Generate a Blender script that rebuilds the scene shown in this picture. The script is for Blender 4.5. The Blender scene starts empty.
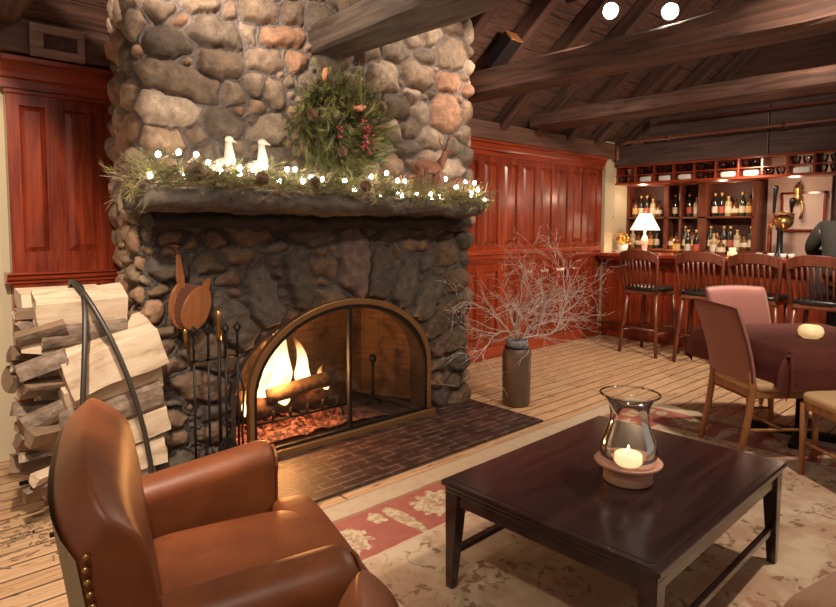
import bpy, bmesh, math, random
import numpy as np
from mathutils import Vector, Matrix, Euler, noise
R_ = random.Random(7)
PI = math.pi
S = bpy.context.scene
COL = S.collection

# ---------------------------------------------------------------- helpers
def rotz(a): return Matrix.Rotation(a, 4, 'Z')
def T(x, y, z): return Matrix.Translation((x, y, z))

def add_box(bm, lo, hi, m=None, bev=0.0, seg=2, mi=0):
    xs = (lo[0], hi[0]); ys = (lo[1], hi[1]); zs = (lo[2], hi[2])
    v = [bm.verts.new((xs[i], ys[j], zs[k])) for i in (0, 1) for j in (0, 1) for k in (0, 1)]
    q = [(0, 1, 3, 2), (4, 6, 7, 5), (0, 4, 5, 1), (2, 3, 7, 6), (0, 2, 6, 4), (1, 5, 7, 3)]
    fs = [bm.faces.new([v[i] for i in f]) for f in q]
    for f in fs: f.material_index = mi
    vs = v
    if bev > 0:
        es = list({e for f in fs for e in f.edges})
        r = bmesh.ops.bevel(bm, geom=es, offset=bev, segments=seg, affect='EDGES', profile=0.5)
        vs = list({x for f in r['faces'] for x in f.verts} | {x for x in v if x.is_valid})
    if m is not None: bmesh.ops.transform(bm, matrix=m, verts=vs)
    return vs

def frame_at(d):
    d = Vector(d).normalized()
    up = Vector((0, 0, 1)) if abs(d.z) < 0.9 else Vector((1, 0, 0))
    a = d.cross(up).normalized(); b = d.cross(a).normalized()
    return a, b

def add_tube(bm, pts, rad, n=8, cap=True, mi=0):
    pts = [Vector(p) for p in pts]
    if not isinstance(rad, (list, tuple)): rad = [rad] * len(pts)
    rings = []
    a0 = None
    for i, p in enumerate(pts):
        d = (pts[min(i + 1, len(pts) - 1)] - pts[max(i - 1, 0)])
        if d.length < 1e-9: d = Vector((0, 0, 1))
        d.normalize()
        if a0 is None: a0, b0 = frame_at(d)
        else:
            a0 = (a0 - d * a0.dot(d))
            if a0.length < 1e-6: a0, _ = frame_at(d)
            a0.normalize(); b0 = d.cross(a0).normalized()
        rings.append([bm.verts.new(p + (a0 * math.cos(2 * PI * k / n) + b0 * math.sin(2 * PI * k / n)) * rad[i]) for k in range(n)])
    for i in range(len(rings) - 1):
        for k in range(n):
            f = bm.faces.new((rings[i][k], rings[i][(k + 1) % n], rings[i + 1][(k + 1) % n], rings[i + 1][k]))
            f.smooth = n > 5; f.material_index = mi
    if cap:
        for r in (rings[0], rings[-1]):
            f = bm.faces.new(r); f.material_index = mi
    return rings

def add_lathe(bm, prof, n=24, c=(0, 0, 0), m=None, mi=0, closed=False):
    c = Vector(c); rings = []; allv = []
    for r, z in prof:
        ring = [bm.verts.new(c + Vector((r * math.cos(2 * PI * k / n), r * math.sin(2 * PI * k / n), z))) for k in range(n)] if r > 1e-5 else [bm.verts.new(c + Vector((0, 0, z)))]
        rings.append(ring); allv += ring
    for i in range(len(rings) - 1):
        A, B = rings[i], rings[i + 1]
        for k in range(n):
            k2 = (k + 1) % n
            if len(A) == 1 and len(B) == 1: continue
            if len(A) == 1: f = bm.faces.new((A[0], B[k2], B[k]))
            elif len(B) == 1: f = bm.faces.new((A[k], A[k2], B[0]))
            else: f = bm.faces.new((A[k], A[k2], B[k2], B[k]))
            f.smooth = True; f.material_index = mi
    if m is not None: bmesh.ops.transform(bm, matrix=m, verts=allv)
    return allv

def add_ell(bm, c, r, m=None, nu=12, nv=8, mi=0, p=1.0):
    vs = []
    prof = []
    for j in range(nv + 1):
        t = -PI / 2 + PI * j / nv
        prof.append((max(0.0, math.cos(t)), math.sin(t)))
    prof[0] = (0, -1); prof[-1] = (0, 1)
    vs = add_lathe(bm, prof, nu, mi=mi)
    mm = T(*c) @ (m or Matrix.Identity(4)) @ Matrix.Diagonal((r[0], r[1], r[2], 1))
    bmesh.ops.transform(bm, matrix=mm, verts=vs)
    return vs

def add_prism(bm, outline, y0, y1, m=None, bev=0, mi=0, ax='y'):
    """outline in (a,b); extruded along the third axis"""
    def P(a, b, t): return (a, t, b) if ax == 'y' else ((t, a, b) if ax == 'x' else (a, b, t))
    A = [bm.verts.new(P(a, b, y0)) for a, b in outline]
    B = [bm.verts.new(P(a, b, y1)) for a, b in outline]
    n = len(A); fs = []
    fs.append(bm.faces.new(A)); fs.append(bm.faces.new(list(reversed(B))))
    for i in range(n): fs.append(bm.faces.new((A[(i + 1) % n], A[i], B[i], B[(i + 1) % n])))
    for f in fs: f.material_index = mi
    vs = A + B
    if bev > 0:
        es = list({e for f in fs[:2] for e in f.edges})
        r = bmesh.ops.bevel(bm, geom=es, offset=bev, segments=3, affect='EDGES', profile=0.5)
        vs = list({x for f in r['faces'] for x in f.verts} | {x for x in vs if x.is_valid})
    if m is not None: bmesh.ops.transform(bm, matrix=m, verts=vs)
    return vs

def obj(name, bm, mat, parent=None, smooth=False, sub=0, bev=0.0, auto=None):
    me = bpy.data.meshes.new(name)
    bmesh.ops.recalc_face_normals(bm, faces=bm.faces[:])
    bm.to_mesh(me); bm.free()
    for m in (mat if isinstance(mat, (list, tuple)) else [mat]): me.materials.append(m)
    if smooth:
        for p in me.polygons: p.use_smooth = True
    o = bpy.data.objects.new(name, me); COL.objects.link(o)
    if parent is not None: o.parent = parent
    if bev > 0:
        b = o.modifiers.new('bevel', 'BEVEL'); b.width = bev; b.segments = 2; b.limit_method = 'ANGLE'; b.angle_limit = 0.6
    if sub:
        s = o.modifiers.new('sub', 'SUBSURF'); s.levels = sub; s.render_levels = sub
    return o

def tag(o, label=None, cat=None, group=None, kind=None):
    if label: o['label'] = label
    if cat: o['category'] = cat
    if group: o['group'] = group
    if kind: o['kind'] = kind
    return o

def thing(name, label, cat, loc=(0, 0, 0), rz=0.0, group=None, kind=None):
    o = bpy.data.objects.new(name, None); COL.objects.link(o)
    o.empty_display_size = 0.05
    o.location = loc; o.rotation_euler = (0, 0, rz)
    return tag(o, label, cat, group, kind)

def dup(root, loc, rz=0.0, label=None, group=None):
    r = root.copy(); COL.objects.link(r)
    r.location = loc; r.rotation_euler = (root.rotation_euler[0], root.rotation_euler[1], rz)
    if label: r['label'] = label
    if group: r['group'] = group
    def kids(src, dst):
        for ch in list(src.children):
            c = ch.copy(); COL.objects.link(c); c.parent = dst
            kids(ch, c)
    kids(root, r)
    return r

def B(): return bmesh.new()

ORD = ['first', 'second', 'third', 'fourth', 'fifth', 'sixth', 'seventh', 'eighth', 'ninth', 'tenth', 'eleventh', 'twelfth', 'thirteenth', 'fourteenth']

# ---------------------------------------------------------------- materials
class NT:
    def __init__(s, name):
        s.mat = bpy.data.materials.new(name); s.mat.use_nodes = True
        s.nt = s.mat.node_tree; s.nt.nodes.clear()
        s.out = s.nt.nodes.new('ShaderNodeOutputMaterial')
    def n(s, t, **k):
        nd = s.nt.nodes.new(t)
        for a, b in k.items(): setattr(nd, a, b)
        return nd
    def link(s, a, b): s.nt.links.new(a, b)
    def set(s, sock, v):
        if isinstance(v, bpy.types.NodeSocket): s.link(v, sock)
        else:
            if isinstance(v, (tuple, list)) and sock.type == 'RGBA' and len(v) == 3: v = (*v, 1)
            sock.default_value = v
    def m(s, op, a, b=None, c=None, clamp=False):
        nd = s.n('ShaderNodeMath', operation=op, use_clamp=clamp)
        s.set(nd.inputs[0], a)
        if b is not None: s.set(nd.inputs[1], b)
        if c is not None: s.set(nd.inputs[2], c)
        return nd.outputs[0]
    def coord(s, kind='Object', scale=(1, 1, 1), loc=(0, 0, 0), rot=(0, 0, 0)):
        tc = s.n('ShaderNodeTexCoord'); mp = s.n('ShaderNodeMapping')
        mp.inputs['Scale'].default_value = scale; mp.inputs['Location'].default_value = loc; mp.inputs['Rotation'].default_value = rot
        s.link(tc.outputs[kind], mp.inputs['Vector']); return mp.outputs[0]
    def coord_x(s):
        sp = s.n('ShaderNodeSeparateXYZ'); s.link(s.coord('Object'), sp.inputs[0]); return sp.outputs[0]
    def noise(s, vec, scale=5, detail=4, rough=.55, dist=0.0, out=0):
        nd = s.n('ShaderNodeTexNoise'); s.link(vec, nd.inputs['Vector'])
        nd.inputs['Scale'].default_value = scale; nd.inputs['Detail'].default_value = detail
        nd.inputs['Roughness'].default_value = rough; nd.inputs['Distortion'].default_value = dist
        return nd.outputs[out]
    def ramp(s, f, stops, interp='LINEAR'):
        nd = s.n('ShaderNodeValToRGB'); s.link(f, nd.inputs[0]); cr = nd.color_ramp; cr.interpolation = interp
        while len(cr.elements) < len(stops): cr.elements.new(0.5)
        for e, (p, c) in zip(cr.elements, stops):
            e.position = p; e.color = (*c, 1) if len(c) == 3 else c
        return nd.outputs[0]
    def mix(s, f, a, b, mode='MIX'):
        nd = s.n('ShaderNodeMix', data_type='RGBA', blend_type=mode)
        s.set(nd.inputs[0], f); s.set(nd.inputs[6], a); s.set(nd.inputs[7], b)
        return nd.outputs[2]
    def smooth(s, x, a, b):
        nd = s.n('ShaderNodeMapRange', interpolation_type='SMOOTHSTEP')
        s.set(nd.inputs[0], x); nd.inputs[1].default_value = a; nd.inputs[2].default_value = b
        return nd.outputs[0]
    def bump(s, h, strength=.3, dist=.01, normal=None):
        nd = s.n('ShaderNodeBump'); s.link(h, nd.inputs['Height'])
        nd.inputs['Strength'].default_value = strength; nd.inputs['Distance'].default_value = dist
        if normal is not None: s.link(normal, nd.inputs['Normal'])
        return nd.outputs[0]
    def bsdf(s, col, rough=.5, metal=0.0, normal=None, coat=0.0, spec=.5, emit=None, estr=0.0, alpha=None, trans=0.0, sheen=0.0, coat_r=.15):
        p = s.n('ShaderNodeBsdfPrincipled')
        s.set(p.inputs['Base Color'], col); s.set(p.inputs['Roughness'], rough); s.set(p.inputs['Metallic'], metal)
        p.inputs['Specular IOR Level'].default_value = spec
        p.inputs['Coat Weight'].default_value = coat; p.inputs['Coat Roughness'].default_value = coat_r
        p.inputs['Sheen Weight'].default_value = sheen
        p.inputs['Transmission Weight'].default_value = trans
        if normal is not None: s.link(normal, p.inputs['Normal'])
        if emit is not None:
            s.set(p.inputs['Emission Color'], emit); s.set(p.inputs['Emission Strength'], estr)
        if alpha is not None: s.set(p.inputs['Alpha'], alpha)
        s.link(p.outputs[0], s.out.inputs[0]); return p

def wood(name, dark, light, axis='z', scale=1.0, rough=.4, coat=0.0, bump=.15, contrast=(.3, .7), blotch=None, spec=.5):
    t = NT(name)
    st = {'x': (.07, 1, 1), 'y': (1, .07, 1), 'z': (1, 1, .07)}[axis]
    v = t.coord('Object', tuple(q * scale for q in st))
    f = t.noise(v, 26, 5, .6, .6)
    c = t.ramp(f, [(contrast[0], dark), (contrast[1], light)])
    if blotch:
        v2 = t.coord('Object', tuple(scale * (q if q > .5 else .3) for q in st))
        c = t.mix(t.smooth(t.noise(v2, 5, 3, .6), .5, .75), c, blotch)
    t.bsdf(c, rough, coat=coat, normal=t.bump(f, bump, .004), spec=spec)
    return t.mat

def plain(name, col, rough=.5, metal=0.0, coat=0.0, var=.0, emit=None, estr=0, bump=0, bscale=60, spec=.5, sheen=0.0):
    t = NT(name); c = col; nrm = None
    if var or bump:
        v = t.coord('Object')
        f = t.noise(v, bscale, 4, .6)
        if var: c = t.mix(f, tuple(x * (1 - var) for x in col), tuple(min(1, x * (1 + var)) for x in col))
        if bump: nrm = t.bump(f, bump, .003)
    t.bsdf(c, rough, metal, nrm, coat, spec, emit, estr, sheen=sheen)
    return t.mat

def emission(name, col, st):
    t = NT(name); e = t.n('ShaderNodeEmission'); e.inputs[0].default_value = (*col, 1); e.inputs[1].default_value = st
    t.link(e.outputs[0], t.out.inputs[0]); return t.mat

M = {}
M['cherry'] = wood('cherry_wood', (.10, .012, .005), (.34, .050, .014), 'z', 1.0, .26, .4, .10, (.3, .72), (.11, .014, .005))
M['cherry_x'] = wood('cherry_wood_rail', (.17, .020, .007), (.40, .062, .018), 'x', 1.0, .3, .35, .08, (.3, .72))
M['cherry_y'] = wood('cherry_wood_bar', (.17, .020, .007), (.38, .060, .018), 'y', 1.0, .3, .35, .08, (.3, .72))
M['beam_grey'] = wood('weathered_beam', (.050, .034, .026), (.21, .155, .12), 'y', 1.0, .75, 0, .5, (.3, .75), (.05, .03, .022))
M['beam_brown'] = wood('hewn_beam', (.036, .017, .011), (.20, .095, .066), 'y', 1.0, .7, 0, .8, (.3, .75), (.035, .016, .012))
M['beam_x'] = wood('plate_beam', (.06, .026, .016), (.17, .075, .045), 'x', 1.0, .7, 0, .4)
M['rafter'] = wood('rafter_wood', (.035, .016, .010), (.14, .062, .040), 'y', 1.0, .75, 0, .4)
M['header'] = wood('header_board', (.050, .028, .022), (.13, .080, .065), 'y', 1.0, .55, .1, .3)
M['oak'] = wood('chair_oak', (.20, .075, .022), (.40, .17, .060), 'z', 1.2, .4, .2, .08)
M['mahog'] = wood('stool_mahogany', (.085, .020, .010), (.19, .050, .022), 'z', 1.2, .35, .3, .08)
M['espresso'] = wood('espresso_table', (.014, .006, .006), (.046, .020, .018), 'x', .8, .2, .7, .05, (.35, .7))
M['pipe'] = plain('painted_pipe', (.16, .055, .035), .45, .0, var=.2)
M['iron'] = plain('black_iron', (.018, .016, .015), .5, .6, var=.3, bump=.2)
M['brass'] = plain('aged_brass', (.46, .26, .09), .3, .9, var=.2)
M['brass_dull'] = plain('dull_bronze', (.30, .155, .06), .42, .7, var=.25, bscale=30)
M['cream_paint'] = plain('cream_wall_paint', (.54, .45, .29), .8, var=.06, bscale=4)
M['black'] = plain('black_vinyl', (.012, .011, .012), .35)
M['white_china'] = plain('white_china', (.78, .74, .68), .25, coat=.4)
M['wax'] = plain('candle_wax', (.85, .76, .58), .5, emit=(1, .74, .38), estr=.95)
M['flame'] = emission('candle_flame', (1, .62, .22), 14)
M['bulb'] = emission('fairy_bulb', (1, .90, .70), 70)
M['spotlens'] = emission('spot_lens', (1, .92, .78), 60)
M['label_cream'] = plain('bottle_label', (.66, .56, .40), .6)
M['label_gold'] = plain('gold_label', (.60, .36, .10), .5)
M['label_red'] = plain('red_label', (.42, .08, .05), .5)
M['bottle_dark'] = plain('dark_glass', (.016, .014, .010), .08, coat=.5)
M['bottle_amber'] = plain('amber_glass', (.13, .040, .010), .08, coat=.5)
M['bottle_green'] = plain('green_glass', (.018, .035, .014), .08, coat=.5)
M['bottle_pale'] = plain('pale_liquor_glass', (.40, .28, .14), .08, coat=.5)

def glass_mat(name, tint=(1, 1, 1), refl=.5):
    t = NT(name)
    tr = t.n('ShaderNodeBsdfTransparent'); tr.inputs[0].default_value = (*tint, 1)
    gl = t.n('ShaderNodeBsdfGlossy'); gl.inputs['Roughness'].default_value = .03
    lw = t.n('ShaderNodeLayerWeight'); lw.inputs[0].default_value = .35
    mx = t.n('ShaderNodeMixShader')
    t.link(t.m('MULTIPLY', lw.outputs['Fresnel'], refl, clamp=True), mx.inputs[0])
    t.link(tr.outputs[0], mx.inputs[1]); t.link(gl.outputs[0], mx.inputs[2]); t.link(mx.outputs[0], t.out.inputs[0])
    return t.mat
M['glass'] = glass_mat('clear_glass', (.95, .93, .90), .9)
M['glass_thin'] = glass_mat('barware_glass', (.85, .86, .88), .9)
def leather():
    t = NT('tan_leather'); v = t.coord('Object')
    f = t.noise(v, 5, 4, .6); g = t.noise(v, 220, 3, .5)
    c = t.ramp(f, [(.3, (.135, .036, .011)), (.7, (.25, .070, .021))])
    w_ = t.noise(t.coord('Object', (1, 2.2, 1)), 7, 3, .5, 1.2); t.bsdf(c, .48, normal=t.bump(g, .08, .002, t.bump(w_, .09, .02))); return t.mat
M['leather'] = leather()
M['leather_piping'] = plain('leather_piping', (.14, .038, .012), .4)
M['tan_fabric'] = plain('tan_fabric', (.33, .17, .085), .8, var=.25, bump=.3, bscale=120, sheen=.2)
M['tan_panel'] = plain('tan_back_panel', (.42, .30, .16), .8, var=.15)
M['mauve'] = plain('mauve_upholstery', (.30, .105, .080), .6, var=.12, bscale=30, sheen=.2)
M['seat_cream'] = plain('cream_seat', (.50, .31, .16), .75, var=.12)
M['cloth'] = plain('maroon_tablecloth', (.095, .026, .018), .85, var=.25, bscale=8, spec=.2)
M['terracotta'] = plain('pink_terracotta', (.56, .30, .20), .6, var=.15, bscale=20)
M['jar'] = plain('dark_stoneware', (.105, .064, .044), .45, var=.5, bscale=9, bump=.2)
M['jar_rim'] = plain('grey_blue_rim', (.18, .20, .22), .4, var=.2)
M['twig'] = plain('grey_twig', (.46, .37, .33), .8, var=.3)
M['needle'] = plain('evergreen_needle', (.095, .105, .030), .6, var=.6, bscale=25)
M['needle2'] = plain('yellow_green_sprig', (.31, .30, .09), .6, var=.5, bscale=25)
M['needle3'] = plain('dry_brown_sprig', (.25, .165, .095), .7, var=.5, bscale=25)
M['berry'] = plain('red_berry', (.36, .035, .045), .3, coat=.3)
M['cone'] = plain('pine_cone_scale', (.15, .075, .038), .7, var=.4, bscale=40)
M['copper_leaf'] = plain('copper_leaf', (.50, .19, .09), .4, var=.2)
M['wire'] = plain('green_wire', (.05, .06, .03), .6)
M['bird'] = plain('white_ceramic', (.80, .70, .58), .35, var=.08, coat=.3)
M['deer'] = plain('reddish_wicker', (.24, .085, .05), .7, var=.5, bscale=80, bump=.6)
M['skin'] = plain('skin', (.45, .24, .16), .5)
M['jacket'] = plain('dark_olive_jacket', (.024, .021, .015), .85, var=.3)
M['trouser'] = plain('dark_trousers', (.015, .014, .018), .85)
M['hair'] = plain('dark_hair', (.015, .010, .008), .6)
M['bellows'] = wood('bellows_wood', (.20, .062, .018), (.36, .13, .040), 'z', 1.5, .4, .2)
M['hide'] = plain('bellows_leather', (.11, .035, .014), .5)
# ---------------------------------------------------------------- camera (24-26 mm, lens shifted down a little)
cam = bpy.data.cameras.new('camera'); camo = bpy.data.objects.new('camera', cam); COL.objects.link(camo); S.camera = camo
yaw, pit, rol = [math.radians(a) for a in (42.4, 3.9, 0.2)]
f_ = Vector((math.sin(yaw) * math.cos(pit), math.cos(yaw) * math.cos(pit), -math.sin(pit)))
r_ = Vector((math.cos(yaw), -math.sin(yaw), 0)); u_ = r_.cross(f_)
r2 = r_ * math.cos(rol) + u_ * math.sin(rol); u2 = -r_ * math.sin(rol) + u_ * math.cos(rol)
mat = Matrix((r2, u2, -f_)).transposed().to_4x4(); mat.translation = (0, 0, 1.45)
camo.matrix_world = mat
cam.sensor_fit = 'HORIZONTAL'; cam.sensor_width = 36; cam.lens = 602 / 836 * 36; cam.shift_y = (268 - 303.5) / 836
cam.clip_start = .05
S.view_settings.view_transform = 'Standard'; S.view_settings.look = 'None'; S.view_settings.gamma = 1
S.view_settings.use_curve_mapping = False; S.view_settings.exposure = 0.0

# ---------------------------------------------------------------- floor
def floor_mat():
    t = NT('pine_floorboards')
    v = t.coord('Object')
    br = t.n('ShaderNodeTexBrick'); t.link(v, br.inputs['Vector'])
    br.inputs['Color1'].default_value = (.2, .2, .2, 1); br.inputs['Color2'].default_value = (.8, .8, .8, 1); br.inputs['Mortar'].default_value = (0, 0, 0, 1)
    br.inputs['Scale'].default_value = 1; br.inputs['Mortar Size'].default_value = .0075; br.inputs['Mortar Smooth'].default_value = .4
    br.inputs['Brick Width'].default_value = 2.9; br.inputs['Row Height'].default_value = .125; br.offset = .37
    g = t.coord('Object', (.9, 13, 1))
    gr = t.noise(g, 3.2, 6, .65, .8)
    c = t.ramp(gr, [(.30, (.24, .115, .055)), (.50, (.50, .285, .145)), (.75, (.68, .445, .265))])
    c = t.mix(t.m('MULTIPLY', br.outputs[0], .5), c, (.60, .42, .26))
    k = t.coord('Object', (2.2, 9, 1))
    kn = t.smooth(t.noise(k, 2.6, 3, .6), .60, .70)
    c = t.mix(t.m('MULTIPLY', kn, .85), c, (.15, .060, .022))
    k2 = t.smooth(t.noise(t.coord('Object', (1, 2.2, 1), (3, 5, 0)), 9, 2, .5), .68, .74)
    c = t.mix(t.m('MULTIPLY', k2, .8), c, (.09, .038, .016))
    gap = br.outputs['Fac']
    c = t.mix(t.m('MULTIPLY', gap, .9), c, (.05, .022, .010))
    h = t.m('SUBTRACT', t.m('MULTIPLY', gr, .3), gap)
    t.bsdf(c, .5, normal=t.bump(h, .35, .006)); return t.mat
b = B(); add_box(b, (-2.5, -2.0, -.08), (9.5, 5.2, 0))
tag(obj('floor', b, floor_mat()), kind='structure')

def hearth_mat():
    t = NT('hearth_brick'); v = t.coord('Object')
    br = t.n('ShaderNodeTexBrick'); t.link(v, br.inputs['Vector'])
    br.inputs['Color1'].default_value = (.030, .012, .009, 1); br.inputs['Color2'].default_value = (.075, .031, .022, 1); br.inputs['Mortar'].default_value = (.15, .10, .075, 1)
    br.inputs['Scale'].default_value = 1; br.inputs['Mortar Size'].default_value = .006; br.inputs['Brick Width'].default_value = .21; br.inputs['Row Height'].default_value = .068
    f = t.noise(v, 9, 5, .65)
    c = t.mix(t.smooth(f, .42, .62), br.outputs[0], (.030, .014, .010))
    h = t.m('SUBTRACT', t.m('MULTIPLY', t.noise(v, 40, 3), .4), br.outputs['Fac'])
    t.bsdf(c, .52, normal=t.bump(h, .6, .008)); return t.mat
M['hearth'] = hearth_mat()

# ---------------------------------------------------------------- walls
def ring_wall(name, lo, hi, m):
    b = B(); add_box(b, lo, hi); return tag(obj(name, b, m), kind='structure')
ring_wall('wall_left', (-2.5, 4.40, 0), (1.0, 4.55, 2.5), M['cream_paint'])
ring_wall('wall_back', (1.0, 4.40, 0), (7.52, 4.55, 2.5), M['cream_paint'])
ring_wall('wall_right', (8.42, -2.0, 0), (8.55, 5.2, 6.6), wood('bar_wall_boards', (.055, .022, .014), (.13, .05, .032), 'y', 1, .6))
ring_wall('wall_bar_end', (7.52, 4.62, 0), (8.42, 4.75, 3.2), M['cream_paint'])
ring_wall('trim_1', (7.315, 4.30, 0), (7.53, 4.40, 2.6), M['cream_paint'])      # narrow return between panelling and bar
# wall plate timber above the panelling
b = B(); add_box(b, (3.4, 4.22, 2.37), (7.5, 4.50, 2.56), bev=.015)
tag(obj('trim_2', b, M['beam_x']), kind='structure')
b = B(); add_box(b, (-2.5, 4.22, 2.46), (1.3, 4.50, 2.66), bev=.015)
tag(obj('trim_3', b, M['beam_x']), kind='structure')

# ---------------------------------------------------------------- ceiling: boards on rafters, rising from the back wall
def boards_mat():
    t = NT('roof_boards'); v = t.coord('Object')
    f = t.noise(t.coord('Object', (.6, 8, 8)), 6, 5, .6, .5)
    c = t.ramp(f, [(.3, (.030, .013, .008)), (.7, (.17, .076, .048))])
    t.bsdf(c, .8, normal=t.bump(f, .3, .005)); return t.mat
SL = math.atan2(.64, .77)
cs, sn = math.cos(SL), math.sin(SL)
b = B()
k = 0; w = .19
while k * w < 7.2:
    t0 = k * w - .35; t1 = t0 + w - .006
    dz = .01 * (k % 2)
    pts = [(4.4 - t0 * cs, 2.52 + t0 * sn + dz), (4.4 - t1 * cs, 2.52 + t1 * sn + dz), (4.4 - t1 * cs + .02, 2.52 + t1 * sn + .03 + dz), (4.4 - t0 * cs + .02, 2.52 + t0 * sn + .03 + dz)]
    add_prism(b, pts, -2.5, 9.5, ax='x'); k += 1
tag(obj('ceiling', b, boards_mat()), kind='structure')
for i, x in enumerate((-1.1, -.45, .2, 3.85, 4.45, 5.08, 5.70, 6.32, 6.94, 7.74, 8.30)):
    b = B()
    for k in range(24):
        pass
    L = 7.0
    add_box(b, (-.055, -L, -.14), (.055, 0.25, 0), bev=.008)
    o = obj('rafter', b, M['rafter'])
    o.location = (x, 4.4, 2.515); o.rotation_euler = (-SL, 0, 0)
    side = 'left of the stone chimney' if x < 1.2 else 'right of the stone chimney'
    n_ = i if x < 1.2 else i - 3
    tag(o, f"dark sloping roof rafter, {ORD[n_]} from the left {side}", 'rafter', 'rafters under the roof boards')

def beam(name, x0, x1, z0, z1, y0, y1, mat, label):
    b = B(); n = 40
    rings = []
    for i in range(n + 1):
        y = y0 + (y1 - y0) * i / n
        q = []
        prof = [(x0 + .02, z0), (x1 - .02, z0), (x1, z0 + .02), (x1, z1 - .02), (x1 - .02, z1), (x0 + .02, z1), (x0, z1 - .02), (x0, z0 + .02)]
        for j, (x, z) in enumerate(prof):
            s = noise.noise(Vector((x * 3, y * 2.2, z * 3 + j * .3)))
            s2 = noise.noise(Vector((x * 9, y * 8, z * 9)))
            q.append(b.verts.new((x + s * .018 + s2 * .006, y, z + noise.noise(Vector((y * 2, x * 3, 7 + j * .2))) * .014 + s2 * .005)))
        rings.append(q)
    for i in range(n):
        for j in range(8):
            b.faces.new((rings[i][j], rings[i][(j + 1) % 8], rings[i + 1][(j + 1) % 8], rings[i + 1][j]))
    b.faces.new(rings[0]); b.faces.new(rings[-1])
    return tag(obj(name, b, mat), label, 'beam', 'tie beams across the room')
beam('ceiling_beam', 2.14, 2.42, 2.56, 2.75, -1.5, 3.42, M['beam_grey'], 'thick grey hand-hewn ceiling beam butting into the stone chimney')
beam('ceiling_beam', 3.84, 4.10, 2.56, 2.76, -1.5, 4.22, M['beam_brown'], 'reddish brown hewn ceiling beam right of the chimney, under the bright spotlight')
beam('ceiling_beam', 5.55, 5.86, 2.56, 2.72, -1.5, 4.22, M['beam_brown'], 'dark hewn ceiling beam nearest the bar')
beam('ceiling_beam', .42, .70, 2.62, 2.82, -1.5, 4.22, M['beam_brown'], 'dark brown ceiling beam above the left cupboard')
# ---------------------------------------------------------------- stone fireplace
STONES = [(1.209, 2.61, 0.099, 0.051, 0.24), (1.241, 2.449, 0.146, 0.075, 0.03), (1.285, 2.249, 0.259, 0.089, -0.14), (1.217, 2.089, 0.202, 0.097, -0.01), (1.212, 1.917, 0.147, 0.081, -0.04), (1.562, 2.043, 0.125, 0.075, 0.04), (1.859, 2.048, 0.143, 0.083, 0.34), (1.551, 2.4, 0.14, 0.08, 0.02), (1.53, 2.553, 0.17, 0.085, 0.05), (1.838, 2.459, 0.132, 0.071, 0.18), (1.634, 2.226, 0.07, 0.069, 0.14), (1.763, 2.31, 0.06, 0.064, 0.15), (1.903, 2.278, 0.078, 0.084, 0.14), (1.774, 2.175, 0.061, 0.036, 0.13), (1.451, 2.695, 0.115, 0.042, 0.24), (1.612, 2.707, 0.05, 0.057, -0.3), (1.809, 2.748, 0.13, 0.085, 0.0), (1.722, 2.594, 0.06, 0.056, 0.22), (1.963, 2.628, 0.162, 0.065, 0.2), (2.061, 2.488, 0.09, 0.067, 0.18), (2.05, 2.781, 0.098, 0.072, 0.23), (1.653, 1.919, 0.058, 0.047, 0.1), (1.439, 1.827, 0.107, 0.068, 0.07), (1.884, 1.873, 0.112, 0.074, 0.08), (2.865, 2.72, 0.126, 0.083, 0.19), (3.038, 2.819, 0.083, 0.057, 0.2), (3.171, 2.728, 0.096, 0.065, 0.19), (3.1, 2.576, 0.171, 0.099, -0.03), (2.763, 2.505, 0.141, 0.124, -0.11), (3.439, 2.794, 0.152, 0.143, 0.36), (3.419, 2.598, 0.149, 0.083, 0.17), (3.399, 2.334, 0.171, 0.146, 0.12), (2.856, 2.329, 0.149, 0.088, -0.07), (3.04, 2.427, 0.072, 0.057, 0.15), (3.132, 2.315, 0.082, 0.083, 0.5), (2.837, 2.149, 0.086, 0.079, 0.1), (3.011, 2.175, 0.092, 0.066, 0.11), (3.238, 2.132, 0.12, 0.076, 0.1), (3.012, 2.028, 0.111, 0.059, 0.09), (3.48, 2.086, 0.104, 0.071, 0.09), (3.47, 3.015, 0.117, 0.068, 0.22), (3.243, 2.898, 0.108, 0.087, 0.2), (3.502, 3.152, 0.107, 0.06, 0.24), (3.239, 1.965, 0.141, 0.077, 0.07), (3.482, 1.92, 0.14, 0.087, 0.07), (1.24, 1.296, 0.084, 0.039, -0.04), (1.217, 1.219, 0.139, 0.066, -0.04), (1.237, 1.395, 0.083, 0.049, 0.0), (1.495, 1.382, 0.092, 0.047, -0.01), (1.456, 1.232, 0.097, 0.058, -0.04), (1.136, 0.982, 0.086, 0.072, -0.09), (1.171, 1.089, 0.081, 0.038, -0.07), (1.121, 1.429, 0.053, 0.065, 0.0), (1.219, 0.856, 0.09, 0.039, -0.11), (1.217, 0.778, 0.09, 0.045, -0.13), (1.197, 0.64, 0.107, 0.072, -0.16), (1.222, 0.522, 0.092, 0.044, -0.19), (1.198, 0.464, 0.091, 0.033, -0.2), (1.218, 0.363, 0.103, 0.062, -0.21), (1.216, 0.26, 0.116, 0.051, -0.23)]
PTS = [(1.245, 4.39), (1.075, 3.40), (3.69, 3.40), (3.72, 4.39)]
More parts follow.
